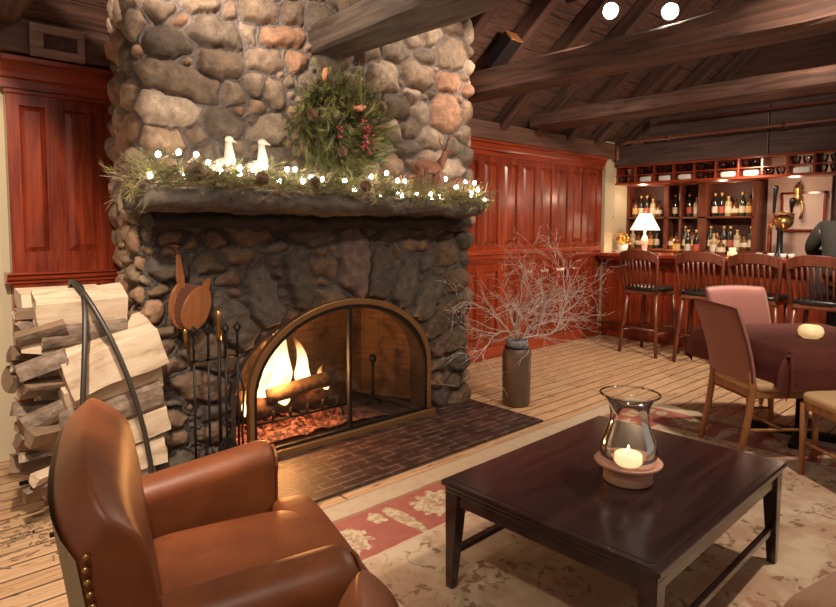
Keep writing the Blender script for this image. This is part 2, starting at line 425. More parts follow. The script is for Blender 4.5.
def chimney():
    segs = []
    P = [np.array(p) for p in PTS]
    L = [np.linalg.norm(P[i + 1] - P[i]) for i in range(3)]
    tot = sum(L); du = .0092; nu = int(tot / du); nz = int(3.6 / .0092)
    us = np.linspace(0, tot, nu + 1); zs = np.linspace(0, 3.6, nz + 1)
    cum = np.concatenate([[0], np.cumsum(L)])
    xy = np.array([[np.interp(u, cum, [p[0] for p in P]), np.interp(u, cum, [p[1] for p in P])] for u in us])
    k = 9
    xs = xy.copy()
    pad = np.pad(xy, ((k, k), (0, 0)), mode='edge')
    for i in range(len(xy)): xs[i] = pad[i:i + 2 * k + 1].mean(0)
    xs[:k] = xy[:k]; xs[-k:] = xy[-k:]
    tg = np.gradient(xs, axis=0); tg /= np.linalg.norm(tg, axis=1)[:, None]
    nrm = np.stack([tg[:, 1], -tg[:, 0]], 1)
    u0 = L[0]                                                   # u of the front left corner; front x = 1.075 + (u-u0)
    rnd = random.Random(21)
    st = []                                                     # (u,z,a,b,ang,power)
    for x, z, a, b_, an in STONES: st.append((x - 1.075 + u0, z, a, b_, an, 2.6))
    # voussoirs round the arch and the keystone
    cx, ha, sp, rise = 2.40, .80, .41, .50
    st.append((2.485 - 1.075 + u0, 1.215, .118, .27, 0, 6))
    for k_, th in enumerate((171, 156, 141, 125, 109, 72, 57, 41, 25, 9)):
        t = math.radians(th); ex, ez = cx + (ha + .25) * math.cos(t), sp + (rise + .24) * math.sin(t)
        nx, nz_ = math.cos(t) / ha, math.sin(t) / rise
        an = math.atan2(nz_, nx)
        st.append((ex - 1.075 + u0, ez, .215, (.085, .092, .10, .105, .10)[k_] if k_ < 5 else (.10, .105, .10, .092, .085)[k_ - 5], an, 7))
    for s_ in (-1, 1):
        for k_, z in enumerate((.08, .22, .36)):
            st.append((cx + s_ * (ha + .13) - 1.075 + u0, z, .11, .065, 0, 4))
    fixed = len(st)
    def ok(u, z, r):
        for (a_, c_, ra, rb, an, p) in st:
            d = math.hypot(u - a_, z - c_)
            if d < r + .5 * (ra + rb) * .92:
                ca, sa = math.cos(an), math.sin(an)
                lx = abs((u - a_) * ca + (z - c_) * sa) / (ra + r * .8); lz = abs(-(u - a_) * sa + (z - c_) * ca) / (rb + r * .8)
                if lx * lx + lz * lz < 1: return False
            else:
                ca, sa = math.cos(an), math.sin(an)
                lx = abs((u - a_) * ca + (z - c_) * sa) / (ra + r * .8); lz = abs(-(u - a_) * sa + (z - c_) * ca) / (rb + r * .8)
                if lx * lx + lz * lz < 1: return False
        return True
    for r, tries in ((.12, 1500), (.095, 2500), (.075, 3500), (.058, 4500), (.042, 6000), (.03, 7000)):
        for _ in range(tries):
            u = rnd.uniform(0, tot); z = rnd.uniform(0, 3.6)
            fx = u - u0 + 1.075
            low = z < 1.5
            if abs(fx - cx) < ha - .02 and z < sp + rise * .95 * math.sqrt(max(0, 1 - ((fx - cx) / ha) ** 2)): continue
            if r > .1 and u < u0: continue
            if ok(u, z, r):
                e = rnd.uniform(1.05, 1.6) if low else rnd.uniform(1.0, 1.35)
                st.append((u, z, r * e, r / (e if low else 1.05), rnd.uniform(-.3, .3), 2.6 if not low else 3.2))
    st = np.array(st)
    U, Z = np.meshgrid(us, zs, indexing='ij')
    # wobble the lookup so outlines are irregular
    wu = np.sin(U * 23 + 3 * np.sin(Z * 17)) * .006 + np.sin(Z * 41 + U * 13) * .004
    wz = np.sin(Z * 27 + 3 * np.sin(U * 19)) * .006 + np.sin(U * 37 - Z * 11) * .004
    Uf = (U + wu).ravel(); Zf = (Z + wz).ravel()
    d1 = np.full(Uf.shape, 9.0); d2 = np.full(Uf.shape, 9.0); idx = np.zeros(Uf.shape, int)
    lu = np.zeros(Uf.shape); lz_ = np.zeros(Uf.shape)
    for i, (a, c, ra, rb, an, p) in enumerate(st):
        rr = max(ra, rb) * 1.9 + .1
        sel = np.nonzero((np.abs(Uf - a) < rr) & (np.abs(Zf - c) < rr))[0]
        ca, sa = math.cos(an), math.sin(an)
        du_ = Uf[sel] - a; dz_ = Zf[sel] - c
        x = (du_ * ca + dz_ * sa) / ra; y = (-du_ * sa + dz_ * ca) / rb
        q = (np.abs(x) ** p + np.abs(y) ** p) ** (1 / p)
        d = (q - 1) * (ra * rb) ** .5 * .9
        m1 = d < d1[sel]
        s1 = sel[m1]
        d2[s1] = d1[s1]; d1[s1] = d[m1]; idx[s1] = i; lu[s1] = x[m1]; lz_[s1] = y[m1]
        s2 = sel[~m1]; d2[s2] = np.minimum(d2[s2], d[~m1])
    e = np.minimum((d2 - d1) * .5 - np.where(Zf < 1.5, .0085, .008), .022 - d1)
    ins = np.clip(e, 0, None)
    prng = np.random.RandomState(5)
    n = len(st)
    Hs = prng.uniform(.046, .078, n); Ks = prng.uniform(.018, .034, n)
    tx = prng.uniform(-.011, .011, n); tz = prng.uniform(-.010, .010, n)
    zc = st[:, 1]
    low = (zc < 1.52)
    vous = (st[:, 5] >= 6)
    Hs[vous] = prng.uniform(.055, .075, vous.sum()); Ks[vous] = .009
    Hs[low] *= .8
    h = Hs[idx] * (1 - np.exp(-ins / Ks[idx])) + (tx[idx] * lu + tz[idx] * lz_) * np.clip(ins / .02, 0, 1)
    front_x = Uf - u0 + 1.075
    nz1 = np.array([noise.noise(Vector((a * 22, c * 22, i * 3.7))) for a, c, i in zip(Uf, Zf, idx)])
    nz2 = np.array([noise.noise(Vector((a * 60, c * 60, 5))) for a, c in zip(Uf, Zf)])
    am = np.where(low[idx], 1.5, 1.0)
    h = h + np.clip(ins / .012, 0, 1) * (nz1 * .007 * am + nz2 * .0035 * am) + nz2 * .002
    h[ins <= 0] += np.clip((-e[ins <= 0]) * .8, 0, .014)
    h -= .016 * np.exp(-((e - .001) / .0045) ** 2)
    # keep the arch edge flush
    q = np.where(Zf < sp, np.abs(front_x - cx) - ha, (np.sqrt(((front_x - cx) / ha) ** 2 + (np.clip(Zf - sp, 0, None) / rise) ** 2) - 1) * .7)
    h = h * np.clip(q / .03, 0, 1)
    XX = np.repeat(xs[:, 0], nz + 1) + np.repeat(nrm[:, 0], nz + 1) * h
    YY = np.repeat(xs[:, 1], nz + 1) + np.repeat(nrm[:, 1], nz + 1) * h
    ZZ = np.tile(zs, nu + 1)
    verts = np.stack([XX, YY, ZZ], 1)
    ii, jj = np.meshgrid(np.arange(nu), np.arange(nz), indexing='ij')
    a = (ii * (nz + 1) + jj).ravel(); bq = a + (nz + 1); cq = bq + 1; dq = a + 1
    quads = np.stack([a, bq, cq, dq], 1)
    keep = ~((q.ravel()[a] < -.004))
    quads = quads[keep]
    # colours by stone
    pal_up = np.array([(.34, .22, .145), (.22, .150, .105), (.34, .185, .115), (.41, .305, .225), (.18, .132, .100), (.30, .21, .15)])
    pal_lo = np.array([(.088, .060, .039), (.066, .050, .037), (.098, .062, .040), (.070, .055, .043), (.11, .068, .042)])
    pal_side = np.array([(.30, .175, .105), (.24, .17, .11), (.33, .20, .12), (.22, .165, .115)])
    cs_ = np.zeros((n, 3))
    for i in range(n):
        fx = st[i, 0] - u0 + 1.075
        if st[i, 1] > 1.52: c = pal_up[prng.randint(len(pal_up))]
        elif fx < 1.16 or fx > 3.72: c = pal_side[prng.randint(4)]
        else: c = pal_lo[prng.randint(5)] * (1.6 if fx < 1.45 else 1.35)
        cs_[i] = c * prng.uniform(.85, 1.15)
    kst = 0
    for i in range(n):
        if abs(st[i, 2] - .118) < 1e-6 and abs(st[i, 3] - .27) < 1e-6: cs_[i] = (.135, .088, .072)
    colr = cs_[idx]
    mort = ins <= .0025
    mc = np.where((Zf > 1.5)[:, None], np.array([[.20, .158, .14]]), np.array([[.080, .064, .056]]))
    colr = np.where(mort[:, None], mc, colr)
    me = bpy.data.meshes.new('stone_facing')
    me.vertices.add(len(verts)); me.vertices.foreach_set('co', verts.ravel())
    me.loops.add(len(quads) * 4); me.loops.foreach_set('vertex_index', quads.ravel())
    me.polygons.add(len(quads)); me.polygons.foreach_set('loop_start', np.arange(len(quads)) * 4)
    me.polygons.foreach_set('loop_total', np.full(len(quads), 4))
    me.polygons.foreach_set('use_smooth', np.ones(len(quads), bool))
    at = me.attributes.new('stone_colour', 'FLOAT_COLOR', 'POINT')
    at.data.foreach_set('color', np.concatenate([colr, np.ones((len(colr), 1))], 1).ravel())
    me.update(); me.validate()
    return me
def stone_mat():
    t = NT('field_stone'); at = t.n('ShaderNodeAttribute'); at.attribute_name = 'stone_colour'
    v = t.coord('Object')
    f = t.noise(v, 14, 6, .65); g = t.noise(v, 90, 4, .6)
    k = t.m('ADD', t.m('MULTIPLY', f, 1.1), t.m('MULTIPLY', g, .5))
    c = t.mix(1.0, at.outputs['Color'], t.ramp(k, [(.45, (.50, .48, .46)), (.8, (1.0, 1.0, 1.0)), (1.0, (1.45, 1.42, 1.35))]), 'MULTIPLY')
    t.bsdf(c, .75, normal=t.bump(k, .35, .008), spec=.3); return t.mat
M['stone'] = stone_mat()
FP = thing('stone_fireplace', 'tall fieldstone chimney with an arched fireplace and rough stone mantel', 'fireplace', (0, 0, 0))
me = chimney(); me.materials.append(M['stone'])
o = bpy.data.objects.new('stone_facing', me); COL.objects.link(o); o.parent = FP

def rough_slab(name, lo, hi, mat, parent, amp=.02, n=(60, 10, 6), taper=0):
    b = B()
    add_box(b, lo, hi)
    # subdivide along axes
    for ax in range(3):
        L = hi[ax] - lo[ax]
        for i in range(1, n[ax]):
            nrm = [0, 0, 0]; nrm[ax] = 1; co = list(lo); co[ax] = lo[ax] + L * i / n[ax]
            bmesh.ops.bisect_plane(b, geom=b.verts[:] + b.edges[:] + b.faces[:], plane_co=co, plane_no=nrm)
    c = (Vector(lo) + Vector(hi)) / 2
    for v in b.verts:
        p = v.co.copy()
        # round the long edges
        ry = (p.y - c.y) / (hi[1] - lo[1]) * 2; rz = (p.z - c.z) / (hi[2] - lo[2]) * 2; rx = (p.x - c.x) / (hi[0] - lo[0]) * 2
        if abs(ry) > .8 and abs(rz) > .6: v.co.y -= ry * .018; v.co.z -= rz * .014
        d = noise.noise(p * 4) * amp + noise.noise(p * 11) * amp * .6 + noise.noise(p * 27) * amp * .3
        v.co.z += d; v.co.y += noise.noise(p * 5 + Vector((9, 3, 1))) * amp * 1.6 + noise.noise(p * 19) * amp * .4
        if abs(rx) > .9: v.co.x += noise.noise(Vector((p.y * 8, p.z * 8, 4))) * .05
    return obj(name, b, mat, parent, smooth=True)
def slab_mat(n, a, c_):
    t = NT(n); v = t.coord('Object'); f = t.noise(v, 12, 6, .7); g = t.noise(v, 60, 3)
    t.bsdf(t.ramp(f, [(.3, a), (.7, c_)]), .75, normal=t.bump(t.m('ADD', f, t.m('MULTIPLY', g, .4)), .6, .012), spec=.3); return t.mat
M['mantel'] = slab_mat('mantel_stone', (.060, .047, .038), (.165, .125, .10))
M['shade_soot_slab'] = slab_mat('shaded_sooty_stone', (.028, .021, .016), (.080, .056, .040))  # soot for the firebox parts, painted shade for the slab under the mantel
rough_slab('mantel_shelf', (1.0, 3.02, 1.53), (3.47, 3.42, 1.655), M['mantel'], FP, .026)
rough_slab('shade_soot_slab', (1.10, 3.27, 1.43), (3.58, 3.42, 1.535), M['shade_soot_slab'], FP, .028)  # dark slab added in place of the shade below the mantel shelf
# arch reveal and firebox
def arch_pts(cx, ha, sp, rise, n=28, z0=0.0):
    p = [(cx - ha, z0)]
    for i in range(n + 1):
        t = PI - PI * i / n; p.append((cx + ha * math.cos(t), sp + rise * math.sin(t)))
    p.append((cx + ha, z0)); return p
def brick_mat(name, c1, c2, mo, sooty=.5):
    t = NT(name)
    v = t.coord('Object', (1, 1, 1))
    sp = t.n('ShaderNodeSeparateXYZ'); t.link(v, sp.inputs[0]); cb = t.n('ShaderNodeCombineXYZ')
    t.link(t.m('ADD', sp.outputs[0], sp.outputs[1]), cb.inputs[0]); t.link(sp.outputs[2], cb.inputs[1])
    br = t.n('ShaderNodeTexBrick'); t.link(cb.outputs[0], br.inputs['Vector'])
    br.inputs['Color1'].default_value = (*c1, 1); br.inputs['Color2'].default_value = (*c2, 1); br.inputs['Mortar'].default_value = (*mo, 1)
    br.inputs['Scale'].default_value = 1; br.inputs['Mortar Size'].default_value = .006; br.inputs['Brick Width'].default_value = .19; br.inputs['Row Height'].default_value = .052
    f = t.noise(v, 5, 4, .6)
    c = t.mix(t.m('MULTIPLY', t.smooth(f, .4, .7), sooty), br.outputs[0], (.02, .013, .010))
    t.bsdf(c, .85, normal=t.bump(t.m('SUBTRACT', 1, br.outputs['Fac']), .5, .006), spec=.2); return t.mat
M['firebrick'] = brick_mat('firebrick', (.17, .10, .058), (.24, .14, .08), (.15, .095, .06), .8)
b = B()
fr = arch_pts(2.40, .80, .41, .50); fr_out = arch_pts(2.40, .83, .41, .53); bk = arch_pts(2.45, .78, .45, .62)
vf = [b.verts.new((x, 3.385, z)) for x, z in fr]; vo = [b.verts.new((x, 3.385, z)) for x, z in fr_out]; vm = [b.verts.new((x, 3.60, z)) for x, z in fr]
for i in range(len(fr) - 1):
    b.faces.new((vo[i], vo[i + 1], vf[i + 1], vf[i])); b.faces.new((vf[i], vf[i + 1], vm[i + 1], vm[i]))
obj('arch_reveal', b, M['shade_soot_slab'], FP, smooth=False)
b = B()
pts = [(1.58, 3.58), (1.80, 4.12), (3.10, 4.12), (3.32, 3.58)]
lo = [b.verts.new((x, y, .0)) for x, y in pts]; hi = [b.verts.new((x, y, 1.15)) for x, y in pts]
for i in range(3): b.faces.new((lo[i], lo[i + 1], hi[i + 1], hi[i]))
b.faces.new(hi)
obj('firebox_lining', b, M['firebrick'], FP)
b = B(); add_box(b, (1.0, 2.63, 0.0), (3.68, 3.50, .012), bev=.004)
obj('hearth', b, M['hearth'], FP)
b = B(); add_box(b, (1.58, 3.38, .0), (3.32, 4.12, .02))
obj('firebox_floor', b, M['shade_soot_slab'], FP)
# ---------------------------------------------------------------- panelling
def add_raised_panel(b, x0, x1, z0, z1, y, dep=.022, rec=.018):
    """a fielded panel: recessed edge, sloping bevel, raised middle; the front looks to -y"""
    m = min(.045, (x1 - x0) * .22)
    A = [(x0, z0), (x1, z0), (x1, z1), (x0, z1)]
    I = [(x0 + .006, z0 + .006), (x1 - .006, z0 + .006), (x1 - .006, z1 - .006), (x0 + .006, z1 - .006)]
    F = [(x0 + m, z0 + m), (x1 - m, z0 + m), (x1 - m, z1 - m), (x0 + m, z1 - m)]
    va = [b.verts.new((p[0], y, p[1])) for p in A]
    vi = [b.verts.new((p[0], y + rec, p[1])) for p in I]
    vf = [b.verts.new((p[0], y + rec - dep * .75, p[1])) for p in F]
    for k in range(4):
        j = (k + 1) % 4
        b.faces.new((va[k], va[j], vi[j], vi[k])); b.faces.new((vi[k], vi[j], vf[j], vf[k]))
    b.faces.new(vf)
def face_frame(b, x0, x1, z0, z1, y, openings, th=.03):
    """flat frame with rectangular openings (list of x0,x1,z0,z1) as a grid of slabs"""
    xs = sorted({x0, x1, *[o[0] for o in openings], *[o[1] for o in openings]})
    zs = sorted({z0, z1, *[o[2] for o in openings], *[o[3] for o in openings]})
    V = {}
    def v(x, z):
        if (x, z) not in V: V[(x, z)] = b.verts.new((x, y, z))
        return V[(x, z)]
    for i in range(len(xs) - 1):
        for j in range(len(zs) - 1):
            cx, cz = (xs[i] + xs[i + 1]) / 2, (zs[j] + zs[j + 1]) / 2
            if any(o[0] < cx < o[1] and o[2] < cz < o[3] for o in openings): continue
            b.faces.new((v(xs[i], zs[j]), v(xs[i + 1], zs[j]), v(xs[i + 1], zs[j + 1]), v(xs[i], zs[j + 1])))
def cornice(b, x0, x1, y, z0, z1, proj=.07, ends=True):
    h = z1 - z0
    pr = [(y + .06, z0), (y - .012, z0), (y - .012, z0 + h * .30), (y - .028, z0 + h * .36), (y - .032, z0 + h * .5), (y - proj * .7, z0 + h * .80), (y - proj, z0 + h * .84), (y - proj, z1), (y + .06, z1)]
    add_prism(b, pr, x0, x1, ax='x')
# left cupboard
CB = thing('panelled_cupboard', 'tall red cherry cupboard with two raised panels left of the stone chimney', 'cupboard', (.94, 4.30, 0))
ox, oy = -.94, -4.30
b = B(); add_box(b, (.635 + ox, 4.332 + oy, 0), (1.30 + ox, 4.399 + oy, 2.28)); obj('carcass', b, M['cherry'], CB)
b = B(); face_frame(b, .635 + ox, 1.30 + ox, 1.16, 2.28, 4.31 + oy, [(.70 + ox, .835 + ox, 1.29, 2.17), (.935 + ox, 1.125 + ox, 1.29, 2.17)])
face_frame(b, .635 + ox, 1.30 + ox, .0, 1.12, 4.31 + oy, [(.72 + ox, 1.20 + ox, .16, .98)])
for x in (.635, 1.30): add_box(b, (x + ox - .001, 4.31 + oy, 0), (x + ox + .001, 4.34 + oy, 2.28))
obj('face_frame', b, M['cherry'], CB)
for q in ((.70, .835, 1.29, 2.17), (.935, 1.125, 1.29, 2.17), (.72, 1.20, .16, .98)):
    b = B(); add_raised_panel(b, q[0] + ox, q[1] + ox, q[2], q[3], 4.31 + oy); obj('door_panel', b, M['cherry'], CB)
b = B(); cornice(b, .61 + ox, 1.32 + ox, 4.31 + oy, 2.265, 2.44, .085)
add_box(b, (.625 + ox, 4.295 + oy, 2.235), (1.31 + ox, 4.32 + oy, 2.262), bev=.006); obj('cornice', b, M['cherry_x'], CB)
b = B(); cornice(b, .60 + ox, 1.30 + ox, 4.31 + oy, 1.10, 1.165, .05); obj('ledge_moulding', b, M['cherry_x'], CB)
b = B(); add_box(b, (.62 + ox, 4.285 + oy, 0), (1.30 + ox, 4.33 + oy, .13), bev=.008); obj('base', b, M['cherry_x'], CB)
# boarded frieze with a recessed frame above the cupboard
HT = thing('wall_hatch', 'pale wooden hatch frame with a recessed panel above the left cupboard', 'hatch', (.95, 4.26, 2.47))
b = B()
for q in ((-.20, .09, -.02, .03), (-.20, .09, .12, .17), (-.2, -.13, .03, .12), (.05, .09, .03, .12)): add_box(b, (q[0], -.07, q[2]), (q[1], -.04, q[3]), bev=.004)
obj('frame', b, wood('hatch_wood', (.24, .13, .09), (.42, .26, .19), 'x', 1, .6), HT)
b = B(); add_box(b, (-.13, -.045, .03), (.05, -.041, .12)); obj('panel', b, M['rafter'], HT)

# right panelling
WP = thing('wall_panelling', 'glossy red cherry panelling of tall narrow panels on the back wall', 'panelling', (5.5, 4.31, 0), kind='thing')
ox, oy = -5.5, -4.31
cols = [(3.905 + .335 * k, 3.905 + .335 * k + .225) for k in range(10)]
b = B(); add_box(b, (3.68 + ox, 4.345 + oy, 0), (7.312 + ox, 4.399 + oy, 2.36)); obj('backing', b, M['cherry'], WP)
up = [(c0 + ox, c1 + ox, 1.26, 2.15) for c0, c1 in cols]; lw = [(c0 + ox, c1 + ox, .22, .96) for c0, c1 in cols]
b = B(); face_frame(b, 3.68 + ox, 7.27 + ox, 0, 2.30, 4.32 + oy, up + lw); obj('face_frame', b, M['cherry'], WP)
for q in up + lw:
    b = B(); add_raised_panel(b, *q, 4.32 + oy); obj('panel', b, M['cherry'], WP)
b = B(); cornice(b, 3.68 + ox, 7.29 + ox, 4.32 + oy, 2.22, 2.37, .08); obj('cornice', b, M['cherry_x'], WP)
b = B(); cornice(b, 3.68 + ox, 7.28 + ox, 4.32 + oy, 1.055, 1.115, .05)
add_box(b, (3.68 + ox, 4.305 + oy, 1.15), (7.27 + ox, 4.325 + oy, 1.20), bev=.006); obj('dado_rail', b, M['cherry_x'], WP)
b = B(); add_box(b, (3.68 + ox, 4.295 + oy, 0), (7.27 + ox, 4.33 + oy, .13), bev=.008); obj('baseboard', b, M['cherry_x'], WP)

# ---------------------------------------------------------------- fire screen, fire, tools
FS = thing('fire_screen', 'arched bronze fire screen with dark mesh doors on the brick hearth', 'fire screen', (2.385, 3.30, .012))
ap = arch_pts(0, .75, .41, .545, 30, .06)
b = B(); rin = [(x * .953, .06 + (z - .06) * .953) for x, z in ap]
add_prism(b, ap[:], -.02, .02) if False else None
def strip(b, A, C, y0, y1):
    a0 = [b.verts.new((x, y0, z)) for x, z in A]; c0 = [b.verts.new((x, y0, z)) for x, z in C]
    a1 = [b.verts.new((x, y1, z)) for x, z in A]; c1 = [b.verts.new((x, y1, z)) for x, z in C]
    for i in range(len(A) - 1):
        b.faces.new((a0[i], a0[i + 1], c0[i + 1], c0[i])); b.faces.new((a1[i], c1[i], c1[i + 1], a1[i + 1]))
        b.faces.new((a0[i], a1[i], a1[i + 1], a0[i + 1])); b.faces.new((c0[i], c0[i + 1], c1[i + 1], c1[i]))
    b.faces.new((a0[0], c0[0], c1[0], a1[0])); b.faces.new((a0[-1], a1[-1], c1[-1], c0[-1]))
strip(b, ap, rin, -.022, .022)
obj('arch_frame', b, M['brass_dull'], FS, bev=.005)
b = B(); add_box(b, (-.79, -.035, 0), (.79, .03, .05), bev=.008); obj('bottom_rail', b, M['brass_dull'], FS)
b = B(); strip(b, rin, [(x * .972, .06 + (z - .06) * .972) for x, z in rin], -.012, .012)
add_box(b, (-.012, -.014, .05), (.012, .014, .90)); add_box(b, (-.72, -.012, .05), (.72, .012, .068)); obj('inner_frame', b, M['iron'], FS)
def mesh_mat():
    t = NT('spark_mesh'); sp = t.n('ShaderNodeSeparateXYZ'); t.link(t.coord('Object'), sp.inputs[0])
    def ln(o): return t.m('GREATER_THAN', t.m('FRACT', t.m('MULTIPLY', o, 260)), .86)
    g = t.m('MAXIMUM', ln(sp.outputs[0]), ln(sp.outputs[2]))
    d = t.n('ShaderNodeBsdfDiffuse'); d.inputs[0].default_value = (.03, .02, .015, 1)
    tr = t.n('ShaderNodeBsdfTransparent'); mx = t.n('ShaderNodeMixShader')
    t.link(g, mx.inputs[0]); t.link(tr.outputs[0], mx.inputs[1]); t.link(d.outputs[0], mx.inputs[2]); t.link(mx.outputs[0], t.out.inputs[0]); return t.mat
M['mesh'] = mesh_mat()
ri2 = [(x * .97, .06 + (z - .06) * .97) for x, z in rin]
for s_ in (-1, 1):
    b = B(); pts = [p for p in ri2 if p[0] * s_ >= -1e-6] + [(0, .06)]
    f = b.faces.new([b.verts.new((x, 0, z)) for x, z in pts]); obj('mesh_door', b, M['mesh'], FS)

# grate, andirons, burning logs, embers, flames
GR = thing('fire_grate', 'black iron fire grate holding the burning logs', 'grate', (2.15, 3.72, .02))
b = B()
for k in range(6):
    x = -.33 + .13 * k
    add_tube(b, [(x, -.16, .20), (x, -.15, .13), (x, -.05, .11), (x, .12, .11), (x, .16, .2)], .009, 6)
add_tube(b, [(-.40, -.15, .13), (.42, -.15, .13)], .010, 6); add_tube(b, [(-.40, .12, .11), (.42, .12, .11)], .010, 6)
obj('bars', b, M['iron'], GR)
for x in (-.34, .36):
    for y in (-.15, .12):
        b = B(); add_tube(b, [(x, y, .12), (x * 1.05, y * 1.05, 0)], .010, 6); obj('leg', b, M['iron'], GR)
AD = thing('andiron', 'black andiron with a ball finial at the right of the fire', 'andiron', (2.93, 3.74, .02))
b = B(); add_tube(b, [(0, 0, .05), (0, 0, .36)], .013, 8); add_lathe(b, [(.013, .1), (.024, .12), (.013, .14)], 12); obj('shaft', b, M['iron'], AD)
b = B(); add_ell(b, (0, 0, .385), (.032, .032, .036)); obj('ball_finial', b, M['iron'], AD)
b = B(); add_tube(b, [(-.08, 0, 0), (-.05, 0, .05), (0, 0, .07), (.05, 0, .05), (.08, 0, 0)], .012, 8); add_tube(b, [(0, 0, .06), (0, .3, .06), (0, .3, 0)], .012, 8); obj('foot', b, M['iron'], AD)
def burn_mat():
    t = NT('charred_log'); v = t.coord('Object'); f = t.noise(v, 18, 5, .7)
    c = t.ramp(f, [(.35, (.02, .012, .009)), (.7, (.16, .085, .045))])
    t.bsdf(c, .9, normal=t.bump(f, .8, .01)); return t.mat
M['burnt'] = burn_mat()
def log_mesh(b, L, r, rnd_, wedge=None, n=12, seg=8):
    """log along +x centred on the origin; wedge=(a0,a1) makes a split log with flat sides (material 1 = bark)"""
    rings = []
    ph = rnd_.uniform(0, 99)
    for i in range(seg + 1):
        x = -L / 2 + L * i / seg
        ring = []
        if wedge:
            a0, a1 = wedge; cen = Vector((0, 0)); pts = []
            for k in range(8):
                a = a0 + (a1 - a0) * k / 7
                pts.append((math.cos(a) * r, math.sin(a) * r))
            for k in range(1, 4):
                q = 1 - k / 4; pts.append((math.cos(a1) * r * q, math.sin(a1) * r * q))
            pts.append((0, 0))
            for k in range(1, 4):
                q = k / 4; pts.append((math.cos(a0) * r * q, math.sin(a0) * r * q))
        else: pts = [(math.cos(2 * PI * k / n) * r, math.sin(2 * PI * k / n) * r) for k in range(n)]
        for y, z in pts:
            d = noise.noise(Vector((x * 4 + ph, y * 12, z * 12))) * r * .14 + noise.noise(Vector((x * 2, y * 5 + ph, z * 5))) * r * .12
            e = noise.noise(Vector((y * 30, z * 30, ph + i))) * .012 if i in (0, seg) else 0
            l = math.hypot(y, z) + 1e-6
            ring.append(b.verts.new((x + e, y * (1 + d / max(l, r * .4)), z * (1 + d / max(l, r * .4)))))
        rings.append(ring)
    m = len(rings[0])
    for i in range(seg):
        for k in range(m):
            f = b.faces.new((rings[i][k], rings[i][(k + 1) % m], rings[i + 1][(k + 1) % m], rings[i + 1][k]))
            f.material_index = 1 if (wedge is None or k < 7) else 0
    for r_k in (rings[0], rings[-1]):
        b.faces.new(r_k).material_index = 0
for i, (c, L, r, ang, pit_, lab) in enumerate((((2.12, 3.70, .235), .62, .072, .05, -.03, 'charred log burning lowest on the fire grate'), ((2.20, 3.62, .33), .52, .055, -.1, -.12, 'thinner charred log lying across the fire'), ((2.05, 3.80, .26), .6, .06, .1, .05, 'charred log at the back of the grate behind the flames'))):
    b = B(); log_mesh(b, L, r, R_)
    o = obj('burning_log', b, [M['burnt'], M['burnt']], smooth=True); o.location = c; o.rotation_euler = (0, pit_, ang); tag(o, lab, 'log', 'logs on the fire')
def ember_mat():
    t = NT('glowing_embers'); v = t.coord('Object'); f = t.noise(v, 24, 4, .7); vo = t.n('ShaderNodeTexVoronoi'); t.link(v, vo.inputs[0]); vo.inputs['Scale'].default_value = 26
    g = t.smooth(f, .42, .66)
    c = t.ramp(f, [(.35, (.02, .012, .010)), (.7, (.20, .10, .08))])
    t.bsdf(c, .9, emit=t.ramp(f, [(.45, (.8, .06, .02)), (.62, (1, .20, .06)), (.8, (1, .55, .25))]), estr=t.m('MULTIPLY', t.m('MULTIPLY', g, 1.1), t.smooth(t.coord_x(), .55, -.15))); return t.mat
b = B()
vs = {}
for i in range(41):
    for j in range(17):
        x = -.62 + 1.3 * i / 40; y = -.22 + .46 * j / 16
        e = max(0, 1 - (x / .68) ** 2) * max(0, 1 - (y / .27) ** 2)
        z = .09 * e ** .6 * (.7 + .7 * noise.noise(Vector((x * 9, y * 9, 2)))) + .03 * noise.noise(Vector((x * 26, y * 26, 3))) * e
        vs[i, j] = b.verts.new((x, y, max(0, z)))
for i in range(40):
    for j in range(16): b.faces.new((vs[i, j], vs[i + 1, j], vs[i + 1, j + 1], vs[i, j + 1]))
o = obj('embers', b, ember_mat(), smooth=True); o.location = (2.2, 3.68, .022); tag(o, 'bed of glowing red embers under the grate', 'embers', kind='stuff')
def flame_mat():
    t = NT('fire_flame'); tc = t.n('ShaderNodeTexCoord'); sp = t.n('ShaderNodeSeparateXYZ'); t.link(tc.outputs['Generated'], sp.inputs[0])
    f = t.noise(t.coord('Object', (1, 1, .5)), 9, 3, .6, .6)
    h = t.m('ADD', sp.outputs[2], t.m('MULTIPLY', t.m('SUBTRACT', f, .5), .6))
    em = t.n('ShaderNodeEmission'); t.link(t.ramp(h, [(0, (1, .62, .25)), (.45, (1, .70, .34)), (.8, (1, .42, .10)), (1, (.9, .18, .03))]), em.inputs[0])
    lw = t.n('ShaderNodeLayerWeight'); lw.inputs[0].default_value = .5
    face = t.m('SUBTRACT', 1, lw.outputs['Facing'])
    t.link(t.m('MULTIPLY', t.m('SUBTRACT', 1.25, h), 5.0), em.inputs[1])
    a = t.m('MULTIPLY', t.smooth(face, .1, .95), t.smooth(h, 1.0, .25), clamp=True)
    tr = t.n('ShaderNodeBsdfTransparent'); mx = t.n('ShaderNodeMixShader'); t.link(a, mx.inputs[0]); t.link(tr.outputs[0], mx.inputs[1]); t.link(em.outputs[0], mx.inputs[2]); t.link(mx.outputs[0], t.out.inputs[0]); return t.mat
M['fire'] = flame_mat()
FL = [(2.02, 3.76, .26, .075, .46), (2.16, 3.80, .25, .080, .62), (2.08, 3.66, .18, .070, .30), (2.30, 3.80, .28, .060, .40), (2.42, 3.66, .24, .040, .22), (1.96, 3.68, .18, .06, .34), (2.10, 3.84, .3, .055, .52), (2.36, 3.84, .26, .045, .30), (1.84, 3.70, .14, .04, .26)]
FI = thing('fire', 'bright orange flames rising from the logs at the left of the fireplace', 'fire', (2.05, 3.7, .18))
